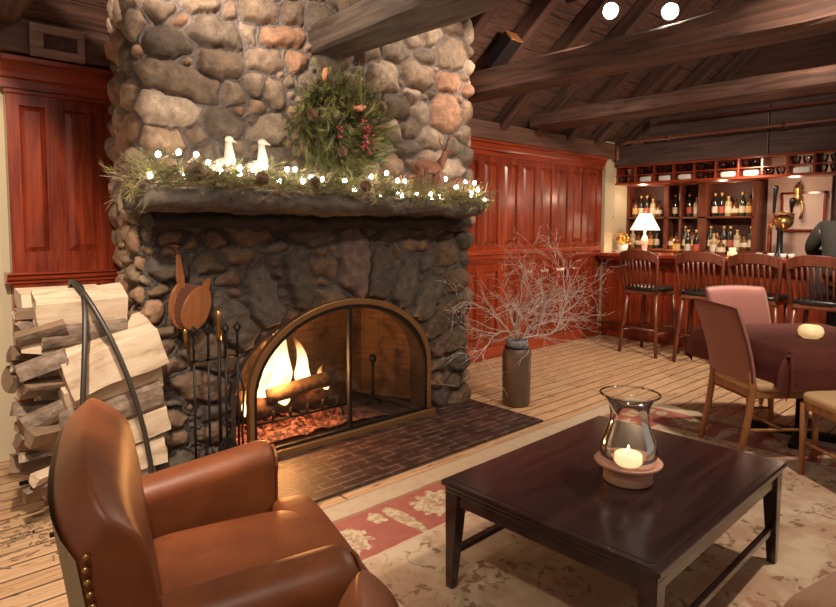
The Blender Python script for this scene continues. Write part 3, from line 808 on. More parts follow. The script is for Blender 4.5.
for i, (x, y, z, r, hh) in enumerate(FL):
    b = B(); n = 14; rings = []
    for j in range(17):
        q = j / 16
        rr = r * (math.sin(PI * min(1, q * 1.7 + .12) ) if q < .25 else (1 - ((q - .25) / .75)) ** .8) * 1.0
        rr = r * max(.02, (q / .22) ** .6 if q < .22 else (1 - (q - .22) / .78) ** .75)
        cx_ = math.sin(q * 5 + i * 1.9) * .035 * q * 1.4; cy_ = math.cos(q * 4 + i) * .02 * q
        rings.append([b.verts.new((x - 2.05 + cx_ + rr * math.cos(2 * PI * k / n) * (1 + .25 * noise.noise(Vector((k * .9, q * 4, i)))), y - 3.7 + cy_ + .6 * rr * math.sin(2 * PI * k / n), z - .18 + hh * q)) for k in range(n)])
    for j in range(16):
        for k in range(n): b.faces.new((rings[j][k], rings[j][(k + 1) % n], rings[j + 1][(k + 1) % n], rings[j + 1][k]))
    obj('flame', b, M['fire'], FI, smooth=True)

# fire tool set standing at the left of the fire
TS = thing('fire_tool_stand', 'black iron fire tool stand left of the fire screen', 'tool stand', (1.40, 3.22, .012))
b = B(); add_tube(b, [(.03, 0, .02), (.03, 0, .80)], .010, 8); obj('post', b, M['iron'], TS)
b = B(); add_lathe(b, [(0, 0), (.12, 0), (.12, .012), (.05, .03), (.0, .03)], 24); obj('base', b, M['iron'], TS)
b = B(); add_tube(b, [(-.13, 0, .70), (.12, 0, .70)], .007, 6)
for x in (-.13, -.05, .05, .12): add_tube(b, [(x, 0, .70), (x, -.03, .70), (x, -.045, .72)], .005, 6)
obj('hook_bar', b, M['iron'], TS)
b = B(); add_lathe(b, [(0, .80), (.014, .80), (.016, .86), (.010, .9), (.016, .93), (.012, .965), (0, .975)], 12, c=(.03, 0, 0)); obj('brass_handle', b, M['brass'], TS); 
def tool(name, x, lab, head):
    t = thing(name, lab, 'fire tool', (1.40 + x, 3.18, .012), group='hanging fire tools')
    b = B(); add_tube(b, [(0, 0, .08), (0, 0, .70)], .007, 8); obj('shaft', b, M['iron'], t)
    b = B(); add_tube(b, [(0, 0, .70), (0, 0, .80), (.0, 0, .84), (.018, 0, .87), (0, 0, .90), (-.018, 0, .87), (0, 0, .845)], .008, 8, cap=True); obj('handle', b, M['iron'], t)
    b = B()
    if head == 'shovel': add_prism(b, [(-.05, .06), (.05, .06), (.055, .20), (.02, .25), (-.02, .25), (-.055, .20)], -.006, .006, bev=.003)
    elif head == 'brush': add_lathe(b, [(0, .22), (.018, .22), (.03, .18), (.042, .06), (.0, .06)], 12)
    elif head == 'poker': add_tube(b, [(0, 0, .14), (.05, 0, .12), (.06, 0, .17)], .007, 6); add_tube(b, [(0, 0, .12), (0, 0, .04)], [.008, .001], 6)
    else:
        add_tube(b, [(0, 0, .64), (.035, 0, .5), (.02, 0, .25), (.035, 0, .08)], .006, 6)
    obj(head, b, M['iron'], t)
tool('fire_poker', -.13, 'black poker leftmost on the fire tool stand', 'poker')
tool('fire_brush', -.05, 'black hearth brush hanging second from left on the tool stand', 'brush')
tool('fire_shovel', .05, 'black fire shovel hanging third on the tool stand', 'shovel')
tool('fire_tongs', .12, 'black fire tongs rightmost on the tool stand', 'tongs')

# bellows hanging on the stone
BL = thing('bellows', 'orange brown wooden fireplace bellows hanging open on the stone left of the arch', 'bellows', (1.265, 3.28, 1.015), 0.25)
def tear(n=22, w=.086):
    pts = []
    for k in range(n):
        a = 2 * PI * k / n
        r = 1.0
        x = w * math.sin(a) * (1 + .12 * math.cos(a)); z = -.13 * math.cos(a)
        pts.append((x, z))
    return pts
tp = tear()
for nm, rx_, mt in (('left_board', -.08, M['bellows']), ('right_board', .50, M['bellows'])):
    b = B(); add_prism(b, tp, -.008, .008, bev=.003)
    hs = 1.0 if rx_ < 0 else .45
    pr = [(-.018, .10), (-.022, .10 + .06 * hs), (-.013, .10 + .12 * hs), (-.009, .10 + .18 * hs), (.009, .10 + .18 * hs), (.013, .10 + .12 * hs), (.022, .10 + .06 * hs), (.018, .10)]
    add_prism(b, pr, -.009, .009, bev=.003)
    bmesh.ops.transform(b, matrix=T(0, 0, -.13) @ Matrix.Rotation(rx_, 4, 'Y') @ T(0, -.02 if rx_ > 0 else .0, .13), verts=b.verts[:])
    obj('paddle_board', b, mt, BL)
b = B()
A_ = [(T(0, 0, -.13) @ Matrix.Rotation(-.08, 4, 'Y') @ T(0, 0, .13)) @ Vector((x * .97, -.004, z)) for x, z in tp]
C_ = [(T(0, 0, -.13) @ Matrix.Rotation(.50, 4, 'Y') @ T(0, -.02, .13)) @ Vector((x * .97, .004, z)) for x, z in tp]
va = [b.verts.new(p) for p in A_]; vc = [b.verts.new(p) for p in C_]
for k in range(len(tp)): b.faces.new((va[k], va[(k + 1) % len(tp)], vc[(k + 1) % len(tp)], vc[k]))
obj('leather_gusset', b, M['hide'], BL)
b = B(); add_tube(b, [(0, 0, -.12), (0, 0, -.16), (.005, 0, -.24)], [.018, .013, .008], 10); obj('nozzle', b, M['brass'], BL)
b = B(); add_tube(b, [(-.03, .0, .27), (-.03, .03, .33)], .003, 5); add_tube(b, [(-.03, .09, .33), (-.03, .0, .325)], .005, 6); obj('hanging_cord', b, M['bellows'], BL)

# ---------------------------------------------------------------- firewood and its iron hoops
def splitwood():
    t = NT('split_birch'); v = t.coord('Object', (.22, 1, 1)); f = t.noise(v, 16, 5, .65, .5)
    c = t.ramp(f, [(.28, (.30, .19, .11)), (.46, (.58, .43, .29)), (.72, (.70, .57, .43))])
    t.bsdf(c, .75, normal=t.bump(f, .5, .006)); return t.mat
def bark():
    t = NT('log_bark'); v = t.coord('Object', (.5, 1, 1)); f = t.noise(v, 22, 6, .7)
    c = t.ramp(f, [(.3, (.085, .055, .038)), (.55, (.24, .17, .12)), (.75, (.40, .32, .25))])
    t.bsdf(c, .9, normal=t.bump(f, .9, .012)); return t.mat
M['kindling'] = plain('kindling_wood', (.21, .13, .075), .8, var=.5, bscale=14, bump=.4)
M['split'] = splitwood(); M['bark'] = bark()
LG = [ # centre, length, radius, yaw, pitch(+ = right end up), roll of the wedge, label
 ((.86, 3.78, .985), .44, .10, .00, .02, 'pale split log lying topmost on the front of the firewood stack'),
 ((.80, 3.98, 1.02), .40, .09, .05, .0, 'split log at the top back of the firewood stack, mostly hidden'),
 ((.86, 3.80, .845), .42, .10, .02, .04, 'grey barked log under the topmost split log'),
 ((.98, 3.70, .71), .50, .15, .03, .26, 'large split log tilted upward to the right in the middle of the stack'),
 ((.99, 3.72, .545), .50, .125, .02, .20, 'bright split log just below the large tilted log'),
 ((.98, 3.74, .40), .52, .12, .02, .16, 'grey split log in the lower half of the stack, behind the armchair back'),
 ((1.04, 3.70, .27), .46, .095, .0, .15, 'reddish split log near the bottom right of the firewood stack'),
 ((1.00, 3.72, .11), .50, .10, .0, .04, 'bottom front log of the firewood stack behind the armchair'),
 ((.90, 4.02, .82), .46, .12, .0, .0, 'log in the back row of the stack at its upper end'),
 ((.92, 4.03, .58), .48, .12, .0, .0, 'log in the back row at the middle of the stack'),
 ((.92, 4.03, .34), .48, .12, .0, .0, 'log in the back row in the lower half of the stack'),
 ((.92, 4.02, .12), .48, .11, .0, .0, 'log in the back row at the bottom of the stack'),
 ((.94, 3.74, -.03), .50, .10, .03, .0, 'lowest log at the foot of the stack, behind the armchair'),
 ((.92, 4.02, -.06), .48, .10, .0, .0, 'lowest log of the back row, hidden against the chimney side'),
]
def NEAR(c): return (c[0] * .89, c[1] * .89, max(.085, 1.45 - (1.45 - c[2]) * .89))
for i, (c, L, r, ya, pi_, lab) in enumerate(LG):
    b = B()
    c = NEAR((c[0] + .02, c[1], c[2])); L *= .93; r *= .93
    if i in (2, 5): log_mesh(b, L, r * .85, R_, None)
    else: log_mesh(b, L, r * 1.35, R_, (PI * .28, PI * .93) if i in (0, 4, 6) else (PI * .2, PI * .88)); 
    # turn the flat faces to the room
    if i not in (2, 5):
        bmesh.ops.translate(b, vec=(0, 0, -r * .62), verts=b.verts[:])
        bmesh.ops.transform(b, matrix=Matrix.Rotation((3.95, 3.7, 0, 3.95, 4.05, 0, 3.8, 3.9, 3.9, 4.0, 3.8, 3.9, 3.9, 3.9)[i], 4, 'X'), verts=b.verts[:])
    o = obj('firewood_log', b, [M['split'], M['bark']]); o.location = c; o.rotation_euler = (0, -pi_, ya); tag(o, lab, 'log', 'firewood stacked by the cupboard')
q = [(.64, 3.80, .97), (.70, 3.72, .88), (.62, 3.96, .66), (.70, 3.70, .70), (.61, 3.80, .44), (.70, 3.66, .33), (.60, 3.74, .20), (.66, 3.70, .02), (.66, 3.86, .90), (.68, 3.74, .80), (.66, 3.92, .72), (.70, 3.70, .60), (.65, 3.84, .52), (.69, 3.72, .42), (.63, 3.90, .36), (.66, 3.74, .26), (.62, 3.84, .14), (.68, 3.68, .10), (.66, 3.98, .2), (.65, 4.0, .56)]
ORD20 = ORD + ['fifteenth', 'sixteenth', 'seventeenth', 'eighteenth', 'nineteenth', 'twentieth']
q.sort(key=lambda p: -p[2])
for i, c in enumerate(q):
    b = B(); r = .045 + .02 * ((i * 7) % 3) / 2; c = NEAR(c)
    log_mesh(b, .15 + .03 * (i % 3), r * 1.25, R_, (PI * .25, PI * (.7 + .1 * (i % 3))))
    bmesh.ops.translate(b, vec=(0, 0, -r * .55), verts=b.verts[:])
    bmesh.ops.transform(b, matrix=Matrix.Rotation(i * 1.3, 4, 'X'), verts=b.verts[:])
    o = obj('kindling_piece', b, [M['kindling'] if i % 3 else M['split'], M['bark']]); o.location = (c[0] * .4 + .345, c[1] + .02, c[2]); o.rotation_euler = (0, R_.uniform(-.35, .35), .25 + R_.uniform(-.5, .5))
    tag(o, f"short brown kindling piece on the left side of the firewood stack, {ORD20[i]} from the top", 'kindling', 'kindling at the left of the stack')
b = B()
for k in range(90):
    x = R_.gauss(.52, .13); y = R_.gauss(3.25, .14)
    a = R_.uniform(0, PI); L = R_.uniform(.008, .03)
    add_box(b, (-L, -.004, 0), (L, .004, .004), m=T(x, min(y, 4.2), .001) @ rotz(a))
tag(obj('bark_crumbs', b, M['needle3']), 'scattered bark crumbs on the floorboards left of the log stack', 'bark', kind='stuff')
LH = thing('log_holder', 'iron log holder with two tall hoops arching over the firewood', 'log holder', (.83, 3.44, 0))
for x, tw in ((1.13, 0), (.76, 1)):
    b = B(); pts = []
    for k in range(25):
        a = PI * k / 24
        xx = (x - .93) * .89
        if tw == 0: xx += -.25 * math.sin(a) ** 1.5
        else: xx += .11 * math.sin(a) ** 1.5
        pts.append((xx, -.37 * math.cos(a), .05 + (1.12 if tw == 0 else 1.095) * math.sin(a) ** .8))
    add_tube(b, pts, .013, 8); obj('hoop', b, plain('grey_iron_hoop' + str(tw), (.085, .07, .06), .45, .7, var=.2), LH)
b = B()
for y in (-.37, .37):
    add_tube(b, [(-.28, y, .05), (.30, y, .05)], .012, 6)
for x in (-.17, .20):
    add_tube(b, [(x, -.37, .05), (x, .37, .05)], .012, 6)
for x in (-.22, .24):
    for y in (-.37, .37): add_tube(b, [(x, y, .05), (x, y, 0)], .014, 6)
obj('base_frame', b, M['iron'], LH)
b = B(); add_ell(b, (.18, -.37, .16), (.028, .028, .035)); add_ell(b, (.18, -.37, .09), (.045, .045, .03)); obj('knob', b, M['iron'], LH)

# ---------------------------------------------------------------- wreath, garland, lights, figurines on the mantel
def needles(b, c, d, L, n, spread, rnd_, w=.0016, droop=0.0, mi=None):
    """a sprig: n flat needles fanned about direction d from point c"""
    d = Vector(d).normalized(); a, bb = frame_at(d)
    for k in range(n):
        t = k / n
        p = Vector(c) + d * L * t * .8
        ang = rnd_.uniform(0, 2 * PI); s = rnd_.uniform(.3, 1) * spread
        e = (d + (a * math.cos(ang) + bb * math.sin(ang)) * s).normalized()
        e.z -= droop
        l = L * rnd_.uniform(.55, 1.0) * .75
        side = e.cross(Vector((rnd_.uniform(-1, 1), rnd_.uniform(-1, 1), rnd_.uniform(-1, 1)))).normalized() * w
        q = p + e * l * .5; r = p + e * l
        v1 = b.verts.new(p - side * .6); v2 = b.verts.new(p + side * .6); v3 = b.verts.new(q + side); v4 = b.verts.new(q - side); v5 = b.verts.new(r)
        f1 = b.faces.new((v1, v2, v3, v4)); f2 = b.faces.new((v4, v3, v5))
        if mi is not None: f1.material_index = f2.material_index = mi
def pine_cone_bm(b, L=.07, r=.03, m=None):
    vs = []
    for j in range(9):
        z = L * j / 9; rr = r * math.sin(PI * (.18 + .80 * j / 9)) ** .8
        for k in range(8):
            a = 2 * PI * (k + .5 * (j % 2)) / 8
            c = Vector((math.cos(a), math.sin(a), .35)); tn = Vector((-math.sin(a), math.cos(a), 0))
            p = Vector((0, 0, z)); w = rr * .42
            q = [p + tn * w * .4 + c * rr * .3, p + c * rr * .95 + tn * w, p + c * rr * 1.1, p + c * rr * .95 - tn * w, p - tn * w * .4 + c * rr * .3]
            vv = [b.verts.new(x) for x in q]; b.faces.new(vv); vs += vv
            v2 = [b.verts.new(x - Vector((0, 0, .005))) for x in q]; b.faces.new(list(reversed(v2))); vs += v2
            for i in range(4): b.faces.new((vv[i], vv[i + 1], v2[i + 1], v2[i]))
    vs += add_ell(b, (0, 0, L * .45), (r * .5, r * .5, L * .45), nu=8, nv=6)
    if m is not None: bmesh.ops.transform(b, matrix=m, verts=vs)
WR = thing('evergreen_wreath', 'bushy evergreen wreath with red berries hanging on the stone above the mantel', 'wreath', (2.25, 3.20, 2.095))
rw = random.Random(3)
b = B()
for k in range(2100):
    a = rw.uniform(0, 2 * PI); rr = .185 + rw.gauss(0, .075); th = rw.gauss(0, .055)
    c = Vector((math.cos(a) * rr, -abs(th) * .9 + .03, math.sin(a) * rr * .9))
    out = Vector((math.cos(a), 0, math.sin(a))); tn = Vector((-math.sin(a), 0, math.cos(a)))
    d = out * rw.uniform(-.2, 1.1) + tn * rw.uniform(.1, 1.0) + Vector((0, rw.uniform(-.9, .0), -.15))
    mi = 0 if rw.random() < .5 else (1 if rw.random() < .75 else 2)
    needles(b, c, d, rw.uniform(.07, .125), 11, .55, rw, .0019, .05, mi)
obj('foliage', b, [M['needle'], M['needle2'], M['needle3']], WR)
b = B(); add_tube(b, [(math.cos(2 * PI * k / 24) * .21, .035, math.sin(2 * PI * k / 24) * .19) for k in range(25)], .03, 8); obj('ring', b, M['needle3'], WR)
for (cx_, cz_, n) in ((.12, -.02, 14), (.10, -.13, 16), (.15, -.08, 10), (-.10, -.06, 9)):
    b = B()
    for k in range(n):
        p = (cx_ + rw.gauss(0, .026), -.12 + rw.gauss(0, .015), cz_ + rw.gauss(0, .026)); add_ell(b, p, (.0095, .0095, .0095), nu=8, nv=6)
    obj('berry_cluster', b, M['berry'], WR)
for (cx_, cz_, ry_) in ((.07, .10, 1.3), (-.20, .26, .2), (.05, .09, 1.6)):
    b = B(); add_ell(b, (cx_, -.125, cz_), (.018, .014, .042), m=Matrix.Rotation(ry_, 4, 'Y')); obj('seed_pod', b, M['copper_leaf'], WR)
for (cx_, cz_) in ((-.09, -.19), (-.30, .0), (.22, .12)):
    b = B(); pine_cone_bm(b, .06, .03, T(cx_, -.12, cz_) @ Matrix.Rotation(1.4, 4, 'X')); obj('pine_cone_ornament', b, M['cone'], WR)

GA = thing('evergreen_garland', 'pine and dry sprig garland running along the whole stone mantel', 'garland', (2.2, 3.16, 1.64))
b = B()
for k in range(2600):
    x = rw.uniform(-1.18, 1.26)
    y = rw.gauss(-.04, .075); z = .015 + abs(rw.gauss(0, .045)) - .02 * (x / 1.2)
    if y < -.08: z -= rw.uniform(0, .05) + (.03 if x > 0 else 0)
    d = Vector((rw.choice((-1, 1)) * rw.uniform(.2, 1), rw.uniform(-.9, .3), rw.uniform(-.2, .9)))
    r_m = rw.random()
    mi = 0 if r_m < (.42 if x < .5 else .25) else (1 if r_m < .62 else 2)
    needles(b, (x, y, z), d, rw.uniform(.06, .105), 9, .6, rw, .0016, .12, mi)
for k in range(170):      # drooping end sprigs at the left and right of the shelf
    s_ = rw.choice((-1, -1, 1)); x = (-1.16 if s_ < 0 else 1.24) + rw.gauss(0, .05); y = rw.gauss(0.02, .09); z = rw.uniform(-.04, .10)
    needles(b, (x, y, z), (s_ * rw.uniform(.1, .9), rw.uniform(-.8, .2), rw.uniform(-.8, .9)), rw.uniform(.06, .11), 9, .6, rw, .0016, .1, rw.choice((0, 1, 2, 2)))
obj('foliage', b, [M['needle'], M['needle2'], M['needle3']], GA)
b = B()
for k in range(120):
    x = rw.uniform(.55, 1.25); c = Vector((x, rw.gauss(-.02, .05), .03)); p = c
    pts = [c]
    d = Vector((rw.uniform(-.6, .6), rw.uniform(-.5, .1), 1)).normalized()
    for j in range(3): p = p + d * .045 + Vector((rw.uniform(-.02, .02), rw.uniform(-.02, .02), 0)); pts.append(p)
    add_tube(b, pts, [.002, .0018, .0014, .001], 4)
    add_ell(b, pts[-1], (.006, .006, .006), nu=6, nv=4)
obj('berry_twigs', b, M['deer'], GA)
# string of lights: (pixel-measured places on the mantel, here in metres)
SLT = thing('string_lights', 'string of warm white fairy lights tangled along the mantel garland', 'string lights', (2.2, 3.10, 1.66))
BP = [(1.039, 1.696), (1.086, 1.805), (1.174, 1.82), (1.264, 1.816), (1.212, 1.709), (1.26, 1.758), (1.334, 1.781), (1.407, 1.743), (1.501, 1.732), (1.512, 1.767), (1.666, 1.781), (1.627, 1.805), (1.803, 1.775), (1.864, 1.781), (1.743, 1.704), (1.668, 1.722), (1.897, 1.712), (1.969, 1.742), (1.6, 1.762), (1.967, 1.739), (2.029, 1.732), (2.21, 1.73), (2.417, 1.772), (2.378, 1.704), (2.496, 1.645), (2.527, 1.799), (2.64, 1.758), (2.704, 1.757), (2.655, 1.679), (2.662, 1.659), (2.825, 1.67), (2.946, 1.678), (2.94, 1.635), (3.046, 1.668), (3.074, 1.79), (3.32, 1.789), (3.418, 1.782), (3.347, 1.702), (3.361, 1.676), (3.419, 1.728), (3.524, 1.66), (2.293, 1.682), (3.205, 1.74)]
b = B(); pts = []
for i, (x, z) in enumerate(sorted(BP)):
    pts.append((x - 2.2, .01 + .02 * math.sin(i * 2.1), z - 1.66 - .006))
sm = []
for i in range(len(pts) - 1):
    for k in range(4):
        q_ = k / 4; a_, c_ = Vector(pts[i]), Vector(pts[i + 1]); p = a_.lerp(c_, q_); p.y += .03 * math.sin(PI * q_); p.z -= .012 * math.sin(PI * q_); sm.append(p)
sm.append(Vector(pts[-1])); add_tube(b, sm, .002, 4); obj('wire', b, M['wire'], SLT)
bulb_me = None
for i, p in enumerate(pts):
    if bulb_me is None:
        b = B(); add_ell(b, (0, 0, 0), (.013, .013, .015), nu=10, nv=6); o = obj('bulb', b, M['bulb'], SLT, smooth=True); bulb_me = o.data
    else:
        o = bpy.data.objects.new('bulb', bulb_me); COL.objects.link(o); o.parent = SLT
    o.location = (p[0], p[1] - .015, p[2] + .008)
for i, (x, y, z, ry_, lab) in enumerate(((1.225, 3.10, 1.68, .9, 'large pine cone at the left end of the mantel garland'), (1.62, 3.06, 1.665, -.6, 'small pine cone between the two white birds on the mantel'), (1.93, 3.06, 1.66, .7, 'pine cone on the mantel right of the second white bird'), (2.33, 3.05, 1.665, -1.2, 'pine cone on the mantel below the wreath'))):
    b = B(); pine_cone_bm(b, .10 if i == 0 else .075, .045 if i == 0 else .034, Matrix.Rotation(ry_, 4, 'Y') @ Matrix.Rotation(1.0, 4, 'X'))
    o = obj('pine_cone', b, M['cone']); o.location = (x, y, z + .03); tag(o, lab, 'pine cone', 'pine cones on the mantel')
def bird(lab, x, s_):
    t = thing('bird_figurine', lab, 'figurine', (x, 3.20, 1.66), s_, 'white birds on the mantel')
    b = B(); add_ell(b, (0, 0, .10), (.085, .052, .062), m=Matrix.Rotation(-.45, 4, 'Y'), nu=16, nv=10)
    add_tube(b, [(.035, 0, .12), (.055, 0, .17), (.050, 0, .22), (.048, 0, .26)], [.045, .032, .022, .018], 12)
    add_ell(b, (.052, 0, .27), (.026, .02, .021)); add_tube(b, [(.07, 0, .268), (.10, 0, .258)], [.010, .002], 8)
    add_tube(b, [(-.06, 0, .08), (-.12, 0, .06)], [.03, .010], 8)
    obj('body', b, M['bird'], t, smooth=True)
    b = B(); add_lathe(b, [(0, 0), (.045, 0), (.05, .015), (.03, .05), (0, .06)], 16); obj('base', b, M['bird'], t)
bird('white ceramic bird with upright neck, left of the pair on the mantel', 1.455, .2)
bird('white ceramic bird, right of the pair on the mantel beside the wreath', 1.645, -.25)
DR = thing('deer_figurine', 'small reddish wicker deer standing at the right of the mantel', 'figurine', (3.0, 3.18, 1.645), .1)
b = B(); add_ell(b, (0, 0, .235), (.15, .045, .05), nu=14, nv=8)
add_tube(b, [(.12, 0, .25), (.17, 0, .31), (.19, 0, .36)], [.04, .026, .02], 10); add_ell(b, (.215, 0, .37), (.042, .018, .02), m=Matrix.Rotation(.3, 4, 'Y'))
add_tube(b, [(-.145, 0, .25), (-.175, 0, .22)], [.014, .004], 6)
for s_ in (-1, 1): add_tube(b, [(.185, s_ * .012, .38), (.175, s_ * .035, .40)], [.009, .002], 6)
obj('body', b, M['deer'], DR, smooth=True)
for x in (-.10, .10):
    for s_ in (-1, 1):
        b = B(); add_tube(b, [(x, s_ * .026, .22), (x - .008, s_ * .028, .11), (x + .004, s_ * .028, 0)], [.017, .010, .008], 8); obj('leg', b, M['deer'], DR)
for s_ in (-1, 1):
    b = B(); add_tube(b, [(.19, s_ * .012, .385), (.17, s_ * .04, .44), (.19, s_ * .06, .50)], [.006, .005, .002], 6); add_tube(b, [(.17, s_ * .04, .44), (.21, s_ * .05, .475)], [.005, .002], 6); obj('antler', b, M['deer'], DR)
# ---------------------------------------------------------------- rug
RX0, RX1, RY0, RY1 = .90, 4.77, -1.2, 2.54
def rug_mat():
    t = NT('woven_rug'); v = t.coord('Object')
    sp = t.n('ShaderNodeSeparateXYZ'); t.link(v, sp.inputs[0]); X, Y = sp.outputs[0], sp.outputs[1]
    hx, hy = (RX1 - RX0) / 2, (RY1 - RY0) / 2
    dx = t.m('SUBTRACT', hx, t.m('ABSOLUTE', X)); dy = t.m('SUBTRACT', hy, t.m('ABSOLUTE', Y))
    wob = t.m('MULTIPLY', t.m('SUBTRACT', t.noise(v, 9, 3, .6), .5), .02)
    d = t.m('ADD', t.m('MINIMUM', dx, dy), wob)
    side = t.m('LESS_THAN', dx, dy)
    along = t.m('ADD', t.m('MULTIPLY', side, Y), t.m('MULTIPLY', t.m('SUBTRACT', 1, side), X))
    n1 = t.noise(v, 14, 4, .65); n2 = t.noise(v, 34, 3, .6); n3 = t.noise(v, 3.2, 4, .6); nf = t.noise(v, 170, 2, .5)
    beige = (.52, .40, .275); cream = (.60, .47, .325); red = (.335, .085, .066); rust = (.36, .17, .095); brown = (.17, .085, .045); olive = (.27, .20, .11)
    # field: cream with drifting rust shading, sprays of brown petals and vines
    c = t.mix(t.m('MULTIPLY', t.smooth(n3, .38, .60), .62), cream, rust)
    vo = t.n('ShaderNodeTexVoronoi'); vo.inputs['Scale'].default_value = 2.7; vo.inputs['Randomness'].default_value = .75
    vadd = t.n('ShaderNodeVectorMath', operation='ADD'); t.link(v, vadd.inputs[0]); 
    nn = t.noise(v, 6, 3, .6, out=1); vs_ = t.n('ShaderNodeVectorMath', operation='SCALE'); t.link(nn, vs_.inputs[0]); vs_.inputs['Scale'].default_value = .16; t.link(vs_.outputs[0], vadd.inputs[1])
    t.link(vadd.outputs[0], vo.inputs['Vector'])
    petal = t.m('MULTIPLY', t.smooth(vo.outputs['Distance'], .19, .12), t.smooth(n2, .42, .52))
    c = t.mix(t.m('MULTIPLY', petal, .85), c, rust)
    ring = t.m('MULTIPLY', t.m('MULTIPLY', t.smooth(vo.outputs['Distance'], .22, .25), t.smooth(vo.outputs['Distance'], .30, .27)), t.smooth(n2, .46, .56))
    c = t.mix(t.m('MULTIPLY', ring, .8), c, brown)
    w = t.m('ABSOLUTE', t.m('SUBTRACT', t.noise(v, 2.6, 2, .5), .5))
    vine = t.smooth(w, .010, .004); c = t.mix(t.m('MULTIPLY', vine, .4), c, olive)
    leaf = t.m('MULTIPLY', t.smooth(w, .05, .03), t.smooth(t.noise(v, 19, 2, .5), .58, .63)); c = t.mix(t.m('MULTIPLY', leaf, .75), c, brown)
    # red border with big pale palmettes and small flowers
    u = t.m('FRACT', t.m('ADD', t.m('DIVIDE', along, .62), .41))
    def mot(u0, ru, rd, dc, lob):
        a = t.m('DIVIDE', t.m('SUBTRACT', u, u0), ru); b_ = t.m('DIVIDE', t.m('SUBTRACT', d, dc), rd)
        ang = t.m('ARCTAN2', b_, a)
        r = t.m('SQRT', t.m('ADD', t.m('MULTIPLY', a, a), t.m('MULTIPLY', b_, b_)))
        return t.m('ADD', r, t.m('ADD', t.m('MULTIPLY', t.m('SINE', t.m('MULTIPLY', ang, lob)), .13), t.m('MULTIPLY', t.m('SUBTRACT', n2, .5), .7)))
    m1 = mot(.30, .235, .125, .35, 11.0); m2 = mot(.74, .075, .06, .27, 5.0); m3 = mot(.90, .07, .17, .36, 3.0)
    bc = t.mix(t.m('MULTIPLY', t.smooth(n1, .35, .75), .35), red, (.45, .17, .13))
    pal = t.mix(t.smooth(n2, .44, .60), (.58, .46, .31), (.40, .27, .16))
    for mm in (m1, m2, m3): bc = t.mix(t.smooth(mm, 1.02, .92), bc, pal)
    bc = t.mix(t.m('MULTIPLY', t.smooth(m1, .50, .40), t.smooth(n2, .40, .55)), bc, (.38, .20, .12))
    in_b = t.m('MULTIPLY', t.m('GREATER_THAN', d, .175), t.m('LESS_THAN', d, .535))
    c = t.mix(in_b, c, bc)
    g = t.mix(t.m('MULTIPLY', t.smooth(n1, .45, .7), .5), beige, (.40, .30, .20))
    out = t.m('LESS_THAN', d, .16); c = t.mix(out, c, g)
    for a0, a1, cc in ((.155, .178, (.30, .16, .10)), (.528, .545, (.58, .42, .30)), (.0, .02, (.36, .27, .18))):
        c = t.mix(t.m('MULTIPLY', t.m('GREATER_THAN', d, a0), t.m('LESS_THAN', d, a1)), c, cc)
    c = t.mix(t.m('MULTIPLY', nf, .25), c, (.25, .17, .11))
    t.bsdf(c, .95, normal=t.bump(nf, .3, .003), spec=.1, sheen=.1); return t.mat
b = B(); add_box(b, (-(RX1 - RX0) / 2, -(RY1 - RY0) / 2, 0), ((RX1 - RX0) / 2, (RY1 - RY0) / 2, .010), bev=.003)
o = obj('area_rug', b, rug_mat()); o.location = ((RX0 + RX1) / 2, (RY0 + RY1) / 2, .0005); o.rotation_euler = (0, 0, 0)
tag(o, 'large cream area rug with a red flowered border in front of the hearth', 'rug')
RZ = .0105

# ---------------------------------------------------------------- coffee table
CT = thing('coffee_table', 'low square dark espresso wooden coffee table with stepped edge on the rug', 'coffee table', (2.25, 1.222, RZ), math.radians(1.0))
hl, hw = .605, .445
b = B(); add_box(b, (-hl, -hw, .418), (hl, hw, .440), bev=.006); add_box(b, (-hl + .012, -hw + .012, .395), (hl - .012, hw - .012, .420), bev=.004)
add_box(b, (-hl + .03, -hw + .03, .438), (hl - .03, hw - .03, .4415), bev=.002); obj('tabletop', b, M['espresso'], CT)
b = B()
for q in ((-hl + .03, -hw + .025, hl - .03, -hw + .05), (-hl + .03, hw - .05, hl - .03, hw - .025), (-hl + .025, -hw + .03, -hl + .05, hw - .03), (hl - .05, -hw + .03, hl - .025, hw - .03)):
    add_box(b, (q[0], q[1], .345), (q[2], q[3], .396), bev=.003)
obj('apron', b, M['espresso'], CT)
for sx in (-1, 1):
    for sy in (-1, 1):
        b = B(); x, y = sx * (hl - .045), sy * (hw - .045)
        top = [(x - .032, y - .032), (x + .032, y - .032), (x + .032, y + .032), (x - .032, y + .032)]
        bx, by = x + sx * .012, y + sy * .012
        bot = [(bx - .017, by - .017), (bx + .017, by - .017), (bx + .017, by + .017), (bx - .017, by + .017)]
        vt = [b.verts.new((*p, .396)) for p in top]; vb = [b.verts.new((*p, 0)) for p in bot]
        b.faces.new(vt); b.faces.new(list(reversed(vb)))
        for k in range(4): b.faces.new((vb[k], vb[(k + 1) % 4], vt[(k + 1) % 4], vt[k]))
        obj('leg', b, M['espresso'], CT, bev=.003)
for s_ in (-1, 1):
    b = B(); add_box(b, (-hl + .05, s_ * (hw - .04) - .012, .135), (hl - .05, s_ * (hw - .04) + .012, .162), bev=.003); obj('stretcher', b, M['espresso'], CT)
TOPZ = RZ + .4415
